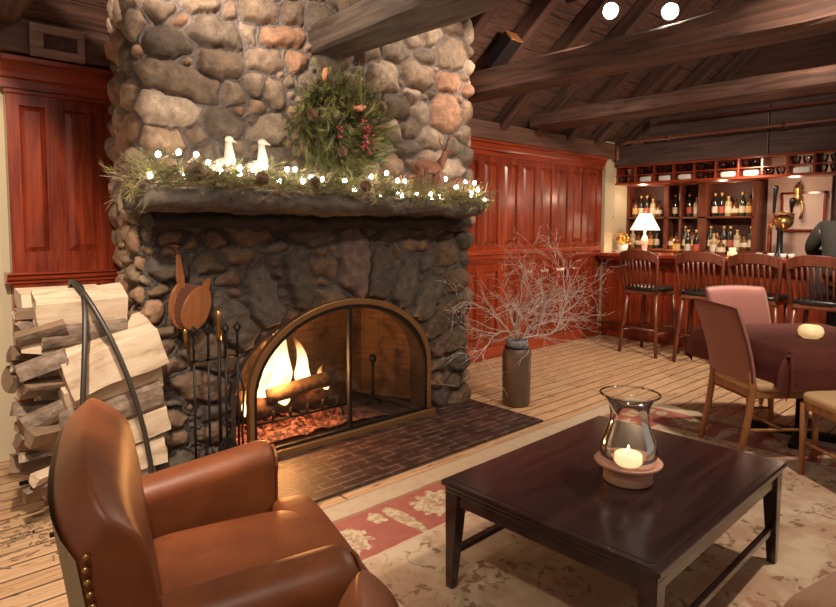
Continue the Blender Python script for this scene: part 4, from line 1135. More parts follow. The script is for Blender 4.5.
# hurricane lamp
HX, HY = 2.185, 1.155
b = B(); add_lathe(b, [(0, 0), (.088, 0), (.095, .006), (.092, .045), (.096, .052), (.124, .070), (.130, .080), (.126, .084), (.105, .074), (.07, .066), (0, .066)], 36)
o = obj('candle_dish', b, M['terracotta']); o.location = (HX, HY, TOPZ); tag(o, 'pink terracotta footed candle dish on the coffee table', 'candle dish')
cd = thing('pillar_candle', 'short lit cream candle inside the glass hurricane on the coffee table', 'candle', (HX, HY, TOPZ + .067))
b = B(); add_lathe(b, [(0, 0), (.050, 0), (.053, .004), (.052, .038), (.046, .043), (.034, .038), (0, .036)], 28); obj('wax', b, M['wax'], cd)
b = B(); add_tube(b, [(0, 0, .034), (.001, 0, .05)], .0014, 5); obj('wick', b, M['iron'], cd)
b = B(); add_lathe(b, [(0, .046), (.005, .050), (.006, .057), (.003, .068), (0, .076)], 10); obj('flame', b, M['flame'], cd, smooth=True)
b = B(); add_lathe(b, [(.098, 0), (.106, .02), (.110, .05), (.104, .09), (.090, .125), (.077, .16), (.073, .195), (.080, .235), (.096, .262), (.112, .275)], 40)
o = obj('hurricane_glass', b, M['glass'], smooth=True)
o.location = (HX, HY, TOPZ + .073); tag(o, 'clear glass hurricane shade with a flared rim on the coffee table', 'hurricane glass')
b = B(); add_tube(b, [(.112 * math.cos(2 * PI * k / 40), .112 * math.sin(2 * PI * k / 40), .275) for k in range(41)], .004, 8); 
obj('rim', b, M['glass'], o, smooth=True)

# ---------------------------------------------------------------- armchairs
def super_box(b, lo, hi, p=4.0, nu=24, nv=16, fn=None):
    c = (Vector(lo) + Vector(hi)) / 2; h = (Vector(hi) - Vector(lo)) / 2
    def sg(x, e): return math.copysign(abs(x) ** e, x)
    e = 2.0 / p; rings = []
    for j in range(nv + 1):
        th = -PI / 2 + PI * j / nv
        ring = []
        for k in range(nu):
            ph = 2 * PI * k / nu
            v = Vector((sg(math.cos(th), e) * sg(math.cos(ph), e) * h.x, sg(math.cos(th), e) * sg(math.sin(ph), e) * h.y, sg(math.sin(th), e) * h.z)) + c
            if fn: v = fn(v)
            ring.append(b.verts.new(v))
        rings.append(ring)
    for j in range(nv):
        for k in range(nu):
            try: b.faces.new((rings[j][k], rings[j][(k + 1) % nu], rings[j + 1][(k + 1) % nu], rings[j + 1][k]))
            except ValueError: pass
    bmesh.ops.remove_doubles(b, verts=b.verts[:], dist=.0004)
def armchair(label, loc, rz, lm, panel, nails=True, thick=.165):
    t = thing('armchair', label, 'armchair', loc, rz)
    b = B(); add_box(b, (-.40, -.30, .11), (.22, .30, .30), bev=.02); obj('seat_base', b, lm, t)
    # seat cushion: T shaped, wraps in front of the arms
    b = B(); super_box(b, (-.33, -.285, .28), (.25, .285, .445), 5.5, 40, 20, lambda v: Vector((v.x, v.y, v.z + .012 * math.cos(v.x * 4) * math.cos(v.y * 4) * (v.z > .36))))
    obj('seat_cushion', b, lm, t, smooth=True)
    b = B(); super_box(b, (.14, -.41, .29), (.31, .41, .44), 4.5, 36, 16); obj('seat_cushion_front', b, lm, t, smooth=True)
    for s_ in (-1, 1):
        # arm: straight side with a rolled top
        prof = [(-.062, .10), (.060, .10), (.062, .40), (.068, .52), (.086, .565), (.088, .60), (.066, .632), (.02, .645), (-.035, .638), (-.068, .612), (-.075, .575), (-.062, .53)]
        b = B(); n = 14; rings = []
        for i in range(n + 1):
            q = i / n; x = -.42 + .59 * q; fl_ = .36 + .065 * q
            sc = 1.0 - .13 * (1 - q)
            ease = 1.0 if i < n else .93
            rings.append([b.verts.new((x + (0 if i < n else .012), s_ * (fl_ + p[0] * ease), .10 + (p[1] - .10) * (sc if i < n else sc * .985))) for p in prof])
        for i in range(n):
            for k in range(len(prof)): b.faces.new((rings[i][k], rings[i][(k + 1) % len(prof)], rings[i + 1][(k + 1) % len(prof)], rings[i + 1][k]))
        b.faces.new(rings[0]); b.faces.new(rings[-1])
        a = obj('arm', b, lm, t, smooth=True, sub=1)
        b = B(); vv = [b.verts.new((.172, s_ * (.425 + p[0] * .70), .125 + (p[1] - .10) * .90)) for p in prof]; b.faces.new(vv); r_ = bmesh.ops.extrude_face_region(b, geom=b.faces[:]); bmesh.ops.translate(b, vec=(.012, 0, 0), verts=[e for e in r_['geom'] if isinstance(e, bmesh.types.BMVert)]); obj('arm_front', b, lm, a, bev=.005)
    # back: thick, curved in plan with forward wings, arched top
    b = B(); NU, NV = 30, 18; gi = {}; go = {}
    def top(s): return .93 - .10 * abs(s) ** 2.6
    for i in range(NU + 1):
        s = -1 + 2 * i / NU
        y = .455 * math.sin(s * 1.30) / math.sin(1.30)
        wing = .13 * abs(s) ** 3
        th = thick - .035 * abs(s) ** 2
        for j in range(NV + 1):
            q = j / NV; z = .12 + (top(s) - .12) * q
            rake = -.10 * q
            xo = -.415 + rake + wing * .55; xi = xo + th * (1 - .0 * q) + .03 * math.sin(PI * min(1, q * 1.1)) * (1 - abs(s) ** 4)
            rr = max(0, (q - .86) / .14)
            sh = (1 - math.sqrt(max(0, 1 - rr * rr))) * th * .5
            gi[i, j] = b.verts.new((xi - sh, y * (1 - .10 * (1 - q)), z)); go[i, j] = b.verts.new((xo + sh, y * (1 - .10 * (1 - q)), z))
    for i in range(NU):
        for j in range(NV):
            b.faces.new((gi[i, j], gi[i + 1, j], gi[i + 1, j + 1], gi[i, j + 1])); b.faces.new((go[i, j], go[i, j + 1], go[i + 1, j + 1], go[i + 1, j]))
        b.faces.new((gi[i, NV], gi[i + 1, NV], go[i + 1, NV], go[i, NV])); b.faces.new((gi[i, 0], go[i, 0], go[i + 1, 0], gi[i + 1, 0]))
    for j in range(NV):
        b.faces.new((gi[0, j], gi[0, j + 1], go[0, j + 1], go[0, j])); b.faces.new((gi[NU, j], go[NU, j], go[NU, j + 1], gi[NU, j + 1]))
    edge = [go[0, j].co.copy() for j in range(NV + 1)]; edge2 = [go[NU, j].co.copy() for j in range(NV + 1)]
    bk = obj('backrest', b, lm, t, smooth=True, sub=1)
    # rear panel
    b = B(); P_ = {}
    for i in range(1, 14):
        s = -.98 + 1.96 * (i - 1) / 12; y = .455 * math.sin(s * 1.30) / math.sin(1.30)
        for j in range(9):
            q = j / 8 * .90; z = .12 + (top(s) - .12) * q
            P_[i, j] = b.verts.new((-.415 - .10 * q + .13 * abs(s) ** 3 * .55 - .006, y * (1 - .10 * (1 - q)), z))
    for i in range(1, 13):
        for j in range(8): b.faces.new((P_[i, j], P_[i, j + 1], P_[i + 1, j + 1], P_[i + 1, j]))
    obj('back_panel', b, panel, t, smooth=True)
    if nails:
        nm = None
        for e in (edge, edge2):
            for k in range(24):
                f = k / 23 * (NV - 1.5); i0 = int(f); p = e[i0].lerp(e[i0 + 1], f - i0)
                if nm is None:
                    b = B(); add_ell(b, (0, 0, 0), (.008, .008, .008), nu=8, nv=5); o = obj('nailhead', b, M['brass'], bk, smooth=True); nm = o.data
                else:
                    o = bpy.data.objects.new('nailhead', nm); COL.objects.link(o); o.parent = bk
                o.location = (p.x + .004, p.y + (.004 if p.y > 0 else -.004), p.z)
    for x in (-.34, .16):
        for s_ in (-1, 1):
            b = B(); add_tube(b, [(x, s_ * .29, .12), (x * 1.04, s_ * .30, 0)], [.028, .018], 10); obj('leg', b, M['mahog'], t)
    return t
armchair('brown leather club armchair with nailhead trim facing right beside the firewood', (.83, 1.67, 0), math.radians(-15), M['leather'], M['tan_panel'])
armchair('brown leather armchair of which only a back corner shows at the bottom edge', (.762, .219, 0), math.radians(-30), M['leather'], M['leather'], False, .12)
armchair('tan fabric armchair, only its arm showing at the bottom right corner', (1.62, -.10, RZ), math.radians(180), M['tan_fabric'], M['tan_fabric'], False)

# ---------------------------------------------------------------- jar of branches
JX, JY = 3.87, 3.04
JR = thing('floor_jar', 'tall dark stoneware jar with a wire collar standing past the hearth', 'jar', (JX, JY, 0))
b = B(); add_lathe(b, [(0, .0), (.098, 0), (.112, .02), (.115, .25), (.117, .40), (.110, .45), (.090, .475), (.084, .49)], 32); obj('body', b, M['jar'], JR, smooth=True)
b = B(); add_lathe(b, [(.080, .485), (.088, .49), (.086, .535), (.079, .54), (.074, .535), (.074, .40), (.0, .40)], 32); obj('rim', b, M['jar_rim'], JR, smooth=True)
b = B(); add_tube(b, [(.093 * math.cos(2 * PI * k / 32), .093 * math.sin(2 * PI * k / 32), .478) for k in range(33)], .008, 8); add_tube(b, [(.05, -.085, .47), (.055, -.10, .44), (.07, -.09, .40)], .005, 6); obj('collar', b, M['iron'], JR)
rb = random.Random(11)
def grow(b, p, d, L, r, depth, rnd_):
    pts = [p]; n = max(3, int(L / .05)); q = Vector(p); dd = Vector(d).normalized(); rads = [r]
    for i in range(n):
        dd = (dd + Vector((rnd_.gauss(0, .19), rnd_.gauss(0, .19), rnd_.gauss(0, .15)))).normalized()
        q = q + dd * L / n
        if q.y > 4.24: q.y = 4.24; dd.y = -abs(dd.y)
        if q.x < 3.80 and q.y > 3.30: q.y = 3.28
        pts.append(q.copy()); rads.append(r * (1 - .75 * (i + 1) / n))
        if depth > 0 and i > 0 and rnd_.random() < .75:
            a, c = frame_at(dd); an = rnd_.uniform(0, 2 * PI)
            nd = dd + (a * math.cos(an) + c * math.sin(an)) * rnd_.uniform(.5, 1.0)
            grow(b, q, nd, L * rnd_.uniform(.25, .5), max(.0018, rads[-1] * .68), depth - 1, rnd_)
    add_tube(b, pts, rads, 5)
BRN = [((-.62, -.15, .55), .80, 'leaning far left'), ((-.40, .10, .75), .78, 'leaning left'), ((-.22, -.2, .95), .78, 'rising slightly left'), ((-.05, .15, 1), .85, 'rising upright at the middle'), ((.10, -.15, 1), .92, 'tallest and nearly upright'), ((.28, .1, .9), .78, 'rising slightly right'), ((.45, -.25, .75), .80, 'leaning right'), ((.70, -.15, .55), .85, 'spreading right'), ((.95, -.30, .50), 1.05, 'longest, reaching far right toward the bar stools'), ((-.3, -.5, .6), .6, 'leaning forward left'), ((.15, -.5, .7), .65, 'leaning forward')]
for i, (d, L, lab) in enumerate(BRN):
    b = B(); dv = Vector(d).normalized()
    base = Vector((JX, JY, .41)); rim = Vector((JX + dv.x * .055, JY + dv.y * .05, .54))
    add_tube(b, [base + Vector((dv.x * .01, dv.y * .01, 0)), rim], .006, 5)
    grow(b, rim, d, L, .0085, 3, rb)
    tag(obj('dry_branch', b, M['twig']), 'bare grey twiggy branch in the floor jar, ' + lab, 'branch', 'dry branches in the floor jar')

# ---------------------------------------------------------------- dining table, chairs, bowl
E1 = Vector((.80, -.60, 0)); E2 = Vector((.60, .80, 0)); P0 = Vector((4.05, 1.13, 0)); LS = .97
tc_ = P0 + (E1 + E2) * LS / 2; TA = math.atan2(E1.y, E1.x)
DT = thing('dining_table', 'square dining table hidden under the maroon tablecloth', 'table', (tc_.x, tc_.y, RZ * 0), TA)
b = B(); add_box(b, (-LS / 2 + .01, -LS / 2 + .01, .685), (LS / 2 - .01, LS / 2 - .01, .715), bev=.004); obj('tabletop', b, M['oak'], DT)
b = B(); add_tube(b, [(0, 0, .69), (0, 0, .06)], .04, 12); obj('pedestal', b, M['iron'], DT)
b = B()
for a in (0, PI / 2): add_box(b, (-.33, -.035, RZ), (.33, .035, .06), m=rotz(a + PI / 4), bev=.01)
obj('foot', b, M['iron'], DT)
b = B(); vs = {}; N = 64
ext = LS / 2 + .24
def drape(u, v):
    h = LS / 2
    ou, ov = max(0, abs(u) - h), max(0, abs(v) - h)
    drop = math.hypot(ou, ov); 
    x = math.copysign(min(abs(u), h), u) if ou > 0 else u; y = math.copysign(min(abs(v), h), v) if ov > 0 else v
    z = .7205
    if drop > 0:
        fold = math.sin((u if ov > 0 else v) * 16 + (1.3 if u > 0 else 0)) * .012
        flare = .04 * min(1, drop / .1) + .06 * drop + fold * min(1, drop / .1)
        nx = (math.copysign(ou, u) / drop); ny = (math.copysign(ov, v) / drop)
        if ou > 0 and ov > 0:
            z -= min(drop, .34) * .92; flare += .03 * math.sin(math.atan2(ou, ov) * 6)
        else: z -= drop * .97
        x += nx * flare; y += ny * flare
    else: z += .001 * noise.noise(Vector((u * 6, v * 6, 0)))
    return (x, y, z)
for i in range(N + 1):
    for j in range(N + 1):
        u = -ext + 2 * ext * i / N; v = -ext + 2 * ext * j / N
        vs[i, j] = b.verts.new(drape(u, v))
for i in range(N):
    for j in range(N): b.faces.new((vs[i, j], vs[i + 1, j], vs[i + 1, j + 1], vs[i, j + 1]))
o = obj('tablecloth', b, M['cloth'], smooth=True); o.location = (tc_.x, tc_.y, 0); o.rotation_euler = (0, 0, TA)
tag(o, 'dark maroon tablecloth draped over the dining table at the right', 'tablecloth')
def dining_chair(label, loc, rz, back=None, mirror=False):
    t = thing('dining_chair', label, 'chair', loc, rz, 'dining chairs round the maroon table')   # faces +x; origin under the rear legs' middle
    w = .235; 
    for s_ in (-1, 1):
        b = B(); add_tube(b, [(-.075, s_ * (w - .012), 0), (-.03, s_ * (w - .01), .22), (0, s_ * (w - .01), .46), (-.02, s_ * (w - .012), .60)], [.017, .021, .023, .020], 8); obj('leg', b, M['oak'], t)
        b = B(); add_tube(b, [(.405, s_ * (w - .012), .43), (.415, s_ * (w - .02), 0)], [.022, .015], 8); obj('leg', b, M['oak'], t)
        b = B(); add_tube(b, [(-.02, s_ * (w - .012), .20), (.41, s_ * (w - .015), .20)], .010, 6); obj('stretcher', b, M['oak'], t)
    b = B(); add_tube(b, [(.20, -w + .01, .20), (.20, w - .01, .20)], .010, 6); obj('stretcher', b, M['oak'], t)
    b = B(); add_box(b, (-.01, -w + .005, .395), (.42, w - .005, .445), bev=.008); obj('seat_frame', b, M['oak'], t)
    b = B(); super_box(b, (-.02, -w - .01, .435), (.45, w + .01, .495), 6, 28, 10); obj('seat', b, M['seat_cream'], t, smooth=True)
    b = B(); NU, NV = 16, 14; A_ = {}; C_ = {}
    for i in range(NU + 1):
        s = -1 + 2 * i / NU; y = s * (w + .018)
        for j in range(NV + 1):
            q = j / NV; z = .50 + (.455 + .012 * (1 - s * s)) * q
            x = -.005 - .13 * q ** 1.5 - .035 * (1 - s * s); th = .022 * (1 - max(0, (q - .9) / .1) ** 2 * .8)
            if abs(s) == 1: th *= .5
            yy = y * (1 - .04 * (1 - q))
            A_[i, j] = b.verts.new((x + th, yy, z)); C_[i, j] = b.verts.new((x - th, yy, z))
    for i in range(NU):
        for j in range(NV):
            b.faces.new((A_[i, j], A_[i + 1, j], A_[i + 1, j + 1], A_[i, j + 1])); b.faces.new((C_[i, j], C_[i, j + 1], C_[i + 1, j + 1], C_[i + 1, j]))
        b.faces.new((A_[i, NV], A_[i + 1, NV], C_[i + 1, NV], C_[i, NV])); b.faces.new((A_[i, 0], C_[i, 0], C_[i + 1, 0], A_[i + 1, 0]))
    for j in range(NV):
        b.faces.new((A_[0, j], A_[0, j + 1], C_[0, j + 1], C_[0, j])); b.faces.new((A_[NU, j], C_[NU, j], C_[NU, j + 1], A_[NU, j + 1]))
    pth = [C_[0, j].co.copy() for j in range(NV + 1)] + [C_[i, NV].co.copy() for i in range(1, NU + 1)] + [C_[NU, j].co.copy() for j in range(NV - 1, -1, -1)]
    bk = obj('backrest', b, M['mauve'], t, smooth=True)
    b = B(); add_tube(b, pth, .0065, 6); obj('welt', b, plain('dark_mauve_welt', (.12, .035, .028), .6), bk)
    return t
f1 = Vector((.77, -.64, 0))
dc = dining_chair('mauve backed dining chair with its back turned, nearest the coffee table', (4.10, 1.465, RZ), math.atan2(f1.y, f1.x))
dup(dc, (5.13, 1.76, RZ), math.atan2(-E2.y, -E2.x), 'pink backed dining chair on the far side of the maroon table, facing forward')
c3 = Vector((3.965, 1.035, 0)) + E1 * .235 - E2 * .415
dup(dc, (c3.x, c3.y, RZ), math.atan2(E2.y, E2.x), 'dining chair at the right edge, only its cream seat and front legs in view')
vb = thing('votive_bowl', 'round cream glass candle bowl glowing on the maroon tablecloth', 'candle bowl', (4.60, 1.165, .7225))
def wax_glow():
    t = NT('lit_votive_glass'); v = t.coord('Object'); f = t.noise(v, 22, 3, .6)
    t.bsdf((.85, .70, .45), .35, emit=(1, .62, .25), estr=t.m('ADD', .25, t.m('MULTIPLY', f, .5))); return t.mat
M['votive'] = wax_glow()
b = B(); add_lathe(b, [(0, 0), (.045, 0), (.068, .018), (.076, .045), (.068, .072), (.052, .085), (.046, .083), (.06, .066), (.066, .045), (.05, .02), (0, .012)], 28); obj('bowl', b, M['votive'], vb, smooth=True)
b = B(); add_lathe(b, [(0, .012), (.02, .012), (.02, .035), (0, .035)], 12); obj('candle', b, M['wax'], vb)
b = B(); add_lathe(b, [(0, .038), (.005, .044), (.003, .06), (0, .068)], 8); obj('flame', b, M['flame'], vb)
# ---------------------------------------------------------------- bar
BC = thing('bar_counter', 'long red wooden bar counter with panelled front behind the stools', 'bar counter', (7.3, 2.4, 0))
ox, oy = -7.3, -2.4
b = B(); add_box(b, (7.31 + ox, .3 + oy, 0), (7.40 + ox, 4.295 + oy, 1.07)); obj('carcass', b, M['cherry'], BC)
b = B()
ys = [.32 + .46 * k for k in range(9)]
ops = []
b2 = B()
for y in ys[:-1]: ops.append((y + .05, y + .41))
# frame and raised panels on the front (x = 7.30, looking to -x)
V = {}
def fr(x0, x1, z0, z1): add_box(b, (7.285 + ox, x0 + oy, z0), (7.312 + ox, x1 + oy, z1), bev=.003)
fr(.3, 4.295, .0, .16); fr(.3, 4.295, .94, 1.07)
prev = .3
for (a, c) in ops: fr(prev, a, .16, .94); prev = c
fr(prev, 4.295, .16, .94)
obj('face_frame', b, M['cherry'], BC)
b2.free()
for (a, c) in ops:
    b = B(); add_raised_panel(b, a, c, .16, .94, 0)
    bmesh.ops.transform(b, matrix=Matrix(((0, 1, 0, 7.295 + ox), (1, 0, 0, oy), (0, 0, 1, 0), (0, 0, 0, 1))), verts=b.verts[:]); obj('panel', b, M['cherry'], BC)
b = B(); add_box(b, (7.10 + ox, .25 + oy, 1.075), (7.72 + ox, 4.29 + oy, 1.12), bev=.012)
add_box(b, (7.15 + ox, .25 + oy, 1.035), (7.32 + ox, 4.29 + oy, 1.078), bev=.008); obj('counter_top', b, M['cherry_y'], BC)
b = B(); add_tube(b, [(7.17 + ox, .3 + oy, .20), (7.17 + ox, 4.28 + oy, .20)], .022, 10)
for y in (.8, 2.0, 3.2): add_tube(b, [(7.17 + ox, y + oy, .2), (7.29 + ox, y + oy, .2)], .012, 6)
obj('foot_rail', b, M['brass_dull'], BC)
CZ = 1.12
# header over the bar
HB = thing('bar_header', 'dark plank header beam above the bar opening', 'header beam', (7.55, 2.2, 2.27))
b = B(); z0 = 0
for (y0, y1) in ((-.6, 2.395), (2.405, 4.24)):
    add_box(b, (-.04, y0 - 2.2, .0), (.05, y1 - 2.2, .26), bev=.006); add_box(b, (-.035, y0 - 2.2, .263), (.05, min(y1, 3.8) - 2.2, .58), bev=.006)
obj('plank', b, M['header'], HB)
GRK = thing('glass_rack', 'red wooden cubby rack for glasses hung under the bar header', 'glass rack', (7.55, 2.2, 2.02))
b = B(); add_box(b, (-.05, -1.9, 0), (.26, 2.07, .028), bev=.004); obj('bottom_rail', b, M['cherry_y'], GRK)
b = B(); add_box(b, (-.045, -1.9, .115), (.25, 2.07, .130), bev=.003); obj('shelf', b, M['cherry_y'], GRK)
b = B(); add_box(b, (-.045, -1.9, .228), (.25, 2.07, .249), bev=.003); obj('top_rail', b, M['cherry_y'], GRK)
PY = [4.24 - .255 * k for k in range(16)]
for y in PY:
    b = B(); add_box(b, (-.048, y - 2.2 - .012, .028), (.25, y - 2.2 + .012, .228), bev=.003); obj('divider', b, M['cherry'], GRK)
# tumblers lying in the cubbies
gproto = None
def rack_glass(y, z, lab):
    global gproto
    if gproto is None:
        gproto = thing('rack_glass', lab, 'glass', (7.55, y, z), 0, 'glasses in the bar rack')
        b = B(); add_lathe(b, [(0, 0), (.03, 0), (.034, .004), (.046, .055), (.048, .08), (.045, .08), (.043, .056), (.031, .008), (0, .008)], 18); obj('bowl', b, M['glass_thin'], gproto, smooth=True)
        return gproto
    return dup(gproto, (7.55, y, z), 0, lab)
k = 0
for row, z, cells in (('upper', 2.151, (1, 2, 3, 4, 5, 6, 8, 9)), ('lower', 2.049, (0, 4, 7, 9))):
    for n_, ci in enumerate(cells):
        yc = (PY[ci] + PY[ci + 1]) / 2
        for m_, dy in enumerate((.055, -.055)):
            rack_glass(yc + dy, z, f"{'left' if m_ == 0 else 'right'} glass tumbler in the {ORD[ci]} cubby from the left, {row} row of the bar rack")
# white folded napkins (the pale shapes in the cubbies)
for (ci, z) in ((1, 2.049), (2, 2.049), (3, 2.049), (5, 2.049), (6, 2.049), (8, 2.049)):
    yc = (PY[ci] + PY[ci + 1]) / 2
    b = B(); super_box(b, (-.04, -.085, 0), (.05, .085, .07), 5.0, 20, 10); o = obj('napkin_stack', b, M['white_china'], smooth=True); o.location = (7.57, yc, z)
    tag(o, f"pale folded napkin stack in the bar rack, {ORD[ci]} cubby from the left", 'napkins', 'napkins in the bar rack')
# sprinkler pipe
PI_ = thing('sprinkler_pipe', 'reddish painted sprinkler pipe running along the bar header', 'pipe', (7.42, 2.2, 2.57))
b = B(); add_tube(b, [(0, -3, 0), (0, 1.85, .0), (0, 2.0, -.03)], .022, 10); add_tube(b, [(0, 2.0, -.22), (0, 2.0, -.03)], .03, 10)
for y in (.0, 1.3, -1.3): add_tube(b, [(0, y - .03, 0), (0, y + .03, 0)], .032, 10)
add_tube(b, [(0, 1.45, .20), (0, -3.0, .20)], .016, 8)
obj('run', b, M['pipe'], PI_)
b = B()
for y in (1.2, -.2): add_box(b, (-.004, y - .01, -.02), (.09, y + .01, .02))
obj('bracket', b, M['iron'], PI_)
M['mahog_y'] = wood('shelf_mahogany', (.085, .018, .009), (.19, .042, .018), 'y', 1.2, .35, .3, .08)
# back bar shelving
BX = 8.15
BB = thing('back_bar_shelves', 'red wooden back bar shelving with bottles behind the counter', 'shelving', (BX, 3.5, 0))
PS = [(4.44, .05), (3.855, .06), (3.66, .03), (3.365, .11), (2.73, .06)]
b = B(); add_box(b, (.24, 2.70 - 3.5, 0), (.262, 4.47 - 3.5, 2.25)); obj('back_panel', b, plain('back_bar_dark_panel', (.085, .022, .014), .6, var=.3), BB)
b = B(); add_box(b, (-.16, 2.62 - 3.5, 0), (.24, 4.47 - 3.5, 1.13), bev=.006); obj('base_cabinet', b, M['mahog'], BB)
b = B(); add_box(b, (-.18, 2.60 - 3.5, 1.13), (.24, 4.48 - 3.5, 1.165), bev=.006); obj('counter', b, M['mahog_y'], BB)
for y, w in PS:
    b = B(); add_box(b, (.0, y - w / 2 - 3.5, 1.165), (.24, y + w / 2 - 3.5, 2.06), bev=.004); obj('post', b, M['mahog'], BB)
for z, lo_, hi_ in ((1.575, 2.73, 3.365), (1.575, 3.365, 4.44), (2.03, 2.70, 4.46)):
    b = B(); add_box(b, (.0, lo_ - 3.5, z), (.24, hi_ - 3.5, z + .025), bev=.003); obj('shelf', b, M['mahog_y'], BB)
b = B(); add_box(b, (-.03, 2.68 - 3.5, 2.055), (.24, 4.47 - 3.5, 2.14), bev=.006); obj('cornice', b, M['mahog_y'], BB)
# bottles
protos = {}
def bottle(kind, mat_, lm, x, y, z, lab, group, s=1.0):
    key = (kind, mat_, lm)
    if key not in protos:
        t = thing('bottle', lab, 'bottle', (x, y, z), 0, group)
        prof = {'wine': [(0, 0), (.036, 0), (.038, .01), (.038, .18), (.030, .215), (.015, .24), (.014, .30), (.016, .305), (.0, .305)],
                'spirit': [(0, 0), (.042, 0), (.044, .01), (.044, .16), (.038, .19), (.016, .205), (.015, .26), (0, .26)],
                'squat': [(0, 0), (.048, 0), (.052, .02), (.050, .11), (.030, .15), (.014, .17), (.014, .22), (0, .22)]}[kind]
        b = B(); add_lathe(b, prof, 14); obj('bottle_glass', b, M[mat_], t, smooth=True)
        r = max(p[0] for p in prof) + .0008; b = B(); add_lathe(b, [(r, .045), (r, .13 if kind != 'squat' else .10)], 14); obj('label', b, M[lm], t, smooth=True)
        h = prof[-1][1]; b = B(); add_lathe(b, [(0, h + .002), (.0165, h + .002), (.0165, h - .03), (.0155, h - .03)], 12); obj('cap', b, M['label_gold'] if mat_ != 'bottle_amber' else M['black'], t, smooth=True)
        protos[key] = t; return t
    return dup(protos[key], (x, y, z), 0, lab, group)
cy = [('wine', 'bottle_dark', 'label_cream'), ('spirit', 'bottle_amber', 'label_gold'), ('wine', 'bottle_green', 'label_cream'), ('squat', 'bottle_amber', 'label_cream'), ('spirit', 'bottle_pale', 'label_cream'), ('wine', 'bottle_dark', 'label_red')]
cn = {'bottle_dark': 'dark', 'bottle_amber': 'amber', 'bottle_green': 'green', 'bottle_pale': 'pale'}
def row(ys, z, x, where, group, off=0):
    for i, y in enumerate(ys):
        k_, m_, l_ = cy[(i * 5 + off) % 6]
        bottle(k_, m_, l_, x, y, z, f"{cn[m_]} bottle, {ORD[i]} from the left {where}", group)
row([3.245 - .085 * i for i in range(6)], 1.6005, BX + .10, 'on the upper right back bar shelf', 'bottles on the upper right shelf')
row([3.265 - .082 * i for i in range(7)], 1.1655, BX + .05, 'on the lower right back bar shelf', 'bottles on the lower right shelf', 2)
row([4.36 - .09 * i for i in range(5)], 1.6005, BX + .10, 'on the upper left back bar shelf', 'bottles on the upper left shelf', 1)
row([4.36 - .09 * i for i in range(5)], 1.1655, BX + .05, 'on the lower left back bar shelf', 'bottles on the lower left shelf', 4)
row([3.78, 3.60, 3.50], 1.1655, BX + .05, 'on the back counter in the narrow middle bay', 'bottles in the middle bay', 3)
row([3.77, 3.58, 3.48], 1.6005, BX + .10, 'on the shelf of the narrow middle bay', 'bottles on the middle shelf', 0)
# pale wall panel right of the shelving
b = B(); add_box(b, (8.38, 1.98, 1.0), (8.415, 2.66, 2.6)); tag(obj('wall_panel', b, plain('pink_plaster', (.52, .34, .27), .7, var=.08, bscale=5)), kind='structure')
WB = thing('wall_board', 'pale framed board on the plaster wall behind the tap tower', 'board', (8.36, 2.26, 1.65))
b = B(); add_box(b, (-.005, -.22, -.22), (.015, .22, .22), bev=.003); obj('board', b, plain('pale_board', (.62, .45, .38), .6), WB)
b = B()
for q in ((-.24, -.24, .24, -.21), (-.24, .21, .24, .24), (-.24, -.24, -.21, .24), (.21, -.24, .24, .24)): add_box(b, (-.015, q[0], q[1]), (.018, q[2], q[3]), bev=.003)
obj('frame', b, M['cherry'], WB)
WO = thing('brass_wall_ornament', 'brass two armed ornament hanging in front of the pale board', 'ornament', (8.28, 2.30, 1.76))  # hanging brass ornament with two prongs, gives no light
b = B(); add_lathe(b, [(0, .22), (.03, .21), (.045, .16), (.03, .10), (.055, .05), (.03, 0), (0, 0)], 14); obj('stem', b, M['brass'], WO, smooth=True)
for s_ in (-1, 1):
    b = B(); add_tube(b, [(0, 0, .05), (0, s_ * .05, .0), (0, s_ * .055, -.12), (0, s_ * .04, -.2)], [.016, .014, .014, .022], 8); obj('arm', b, M['brass'], WO, smooth=True)
b = B(); add_tube(b, [(0, 0, .22), (.08, 0, .26)], .008, 6); obj('hook', b, M['iron'], WO)
# table lamp at the left end
TL = thing('table_lamp', 'lit table lamp with a white cone shade on the left end of the bar', 'lamp', (7.50, 3.82, CZ))
b = B(); add_lathe(b, [(0, 0), (.055, 0), (.058, .012), (.03, .03), (.042, .10), (.05, .15), (.035, .21), (.014, .24), (.012, .33), (0, .33)], 20); obj('base', b, M['glass_thin'] if False else plain('crystal_lamp_base', (.62, .42, .33), .15, coat=.6), TL, smooth=True)
def shade_mat():
    t = NT('lit_lamp_shade'); t.bsdf((.9, .82, .70), .8, emit=(1, .80, .56), estr=1.6); return t.mat
b = B(); add_lathe(b, [(.185, .30), (.075, .515), (.072, .515), (.182, .30)], 32); obj('lamp_shade', b, shade_mat(), TL, smooth=True)
b = B(); add_tube(b, [(0, 0, .33), (0, 0, .54)], .004, 6); add_ell(b, (0, 0, .55), (.012, .012, .018)); obj('finial', b, M['brass'], TL)
# left end of the bar: framed picture, flower pot, cards
PF = thing('picture_frame', 'narrow white framed picture at the left end of the bar', 'picture', (7.66, 4.43, 1.75))
b = B(); add_box(b, (-.10, -.012, -.16), (.10, .01, .16), bev=.004); obj('frame', b, M['cherry'], PF)
b = B(); add_box(b, (-.08, -.016, -.14), (.08, -.011, .14)); obj('print', b, M['white_china'], PF)
b = B(); add_box(b, (7.535, 4.44, 1.0), (8.42, 4.60, 2.3)); tag(obj('wall_bar_left', b, M['cream_paint']), kind='structure')
FPt = thing('flower_pot', 'bright pot of orange and yellow flowers beside the bar lamp', 'flowers', (7.60, 4.18, CZ))
b = B(); add_lathe(b, [(0, 0), (.055, 0), (.07, .10), (.062, .10), (.05, .02), (0, .02)], 20); obj('pot', b, M['white_china'], FPt, smooth=True)
b = B()
for k in range(40): add_ell(b, (R_.gauss(0, .045), R_.gauss(0, .04), .17 + R_.gauss(0, .05)), (.018, .018, .014), nu=7, nv=5, mi=k % 2)
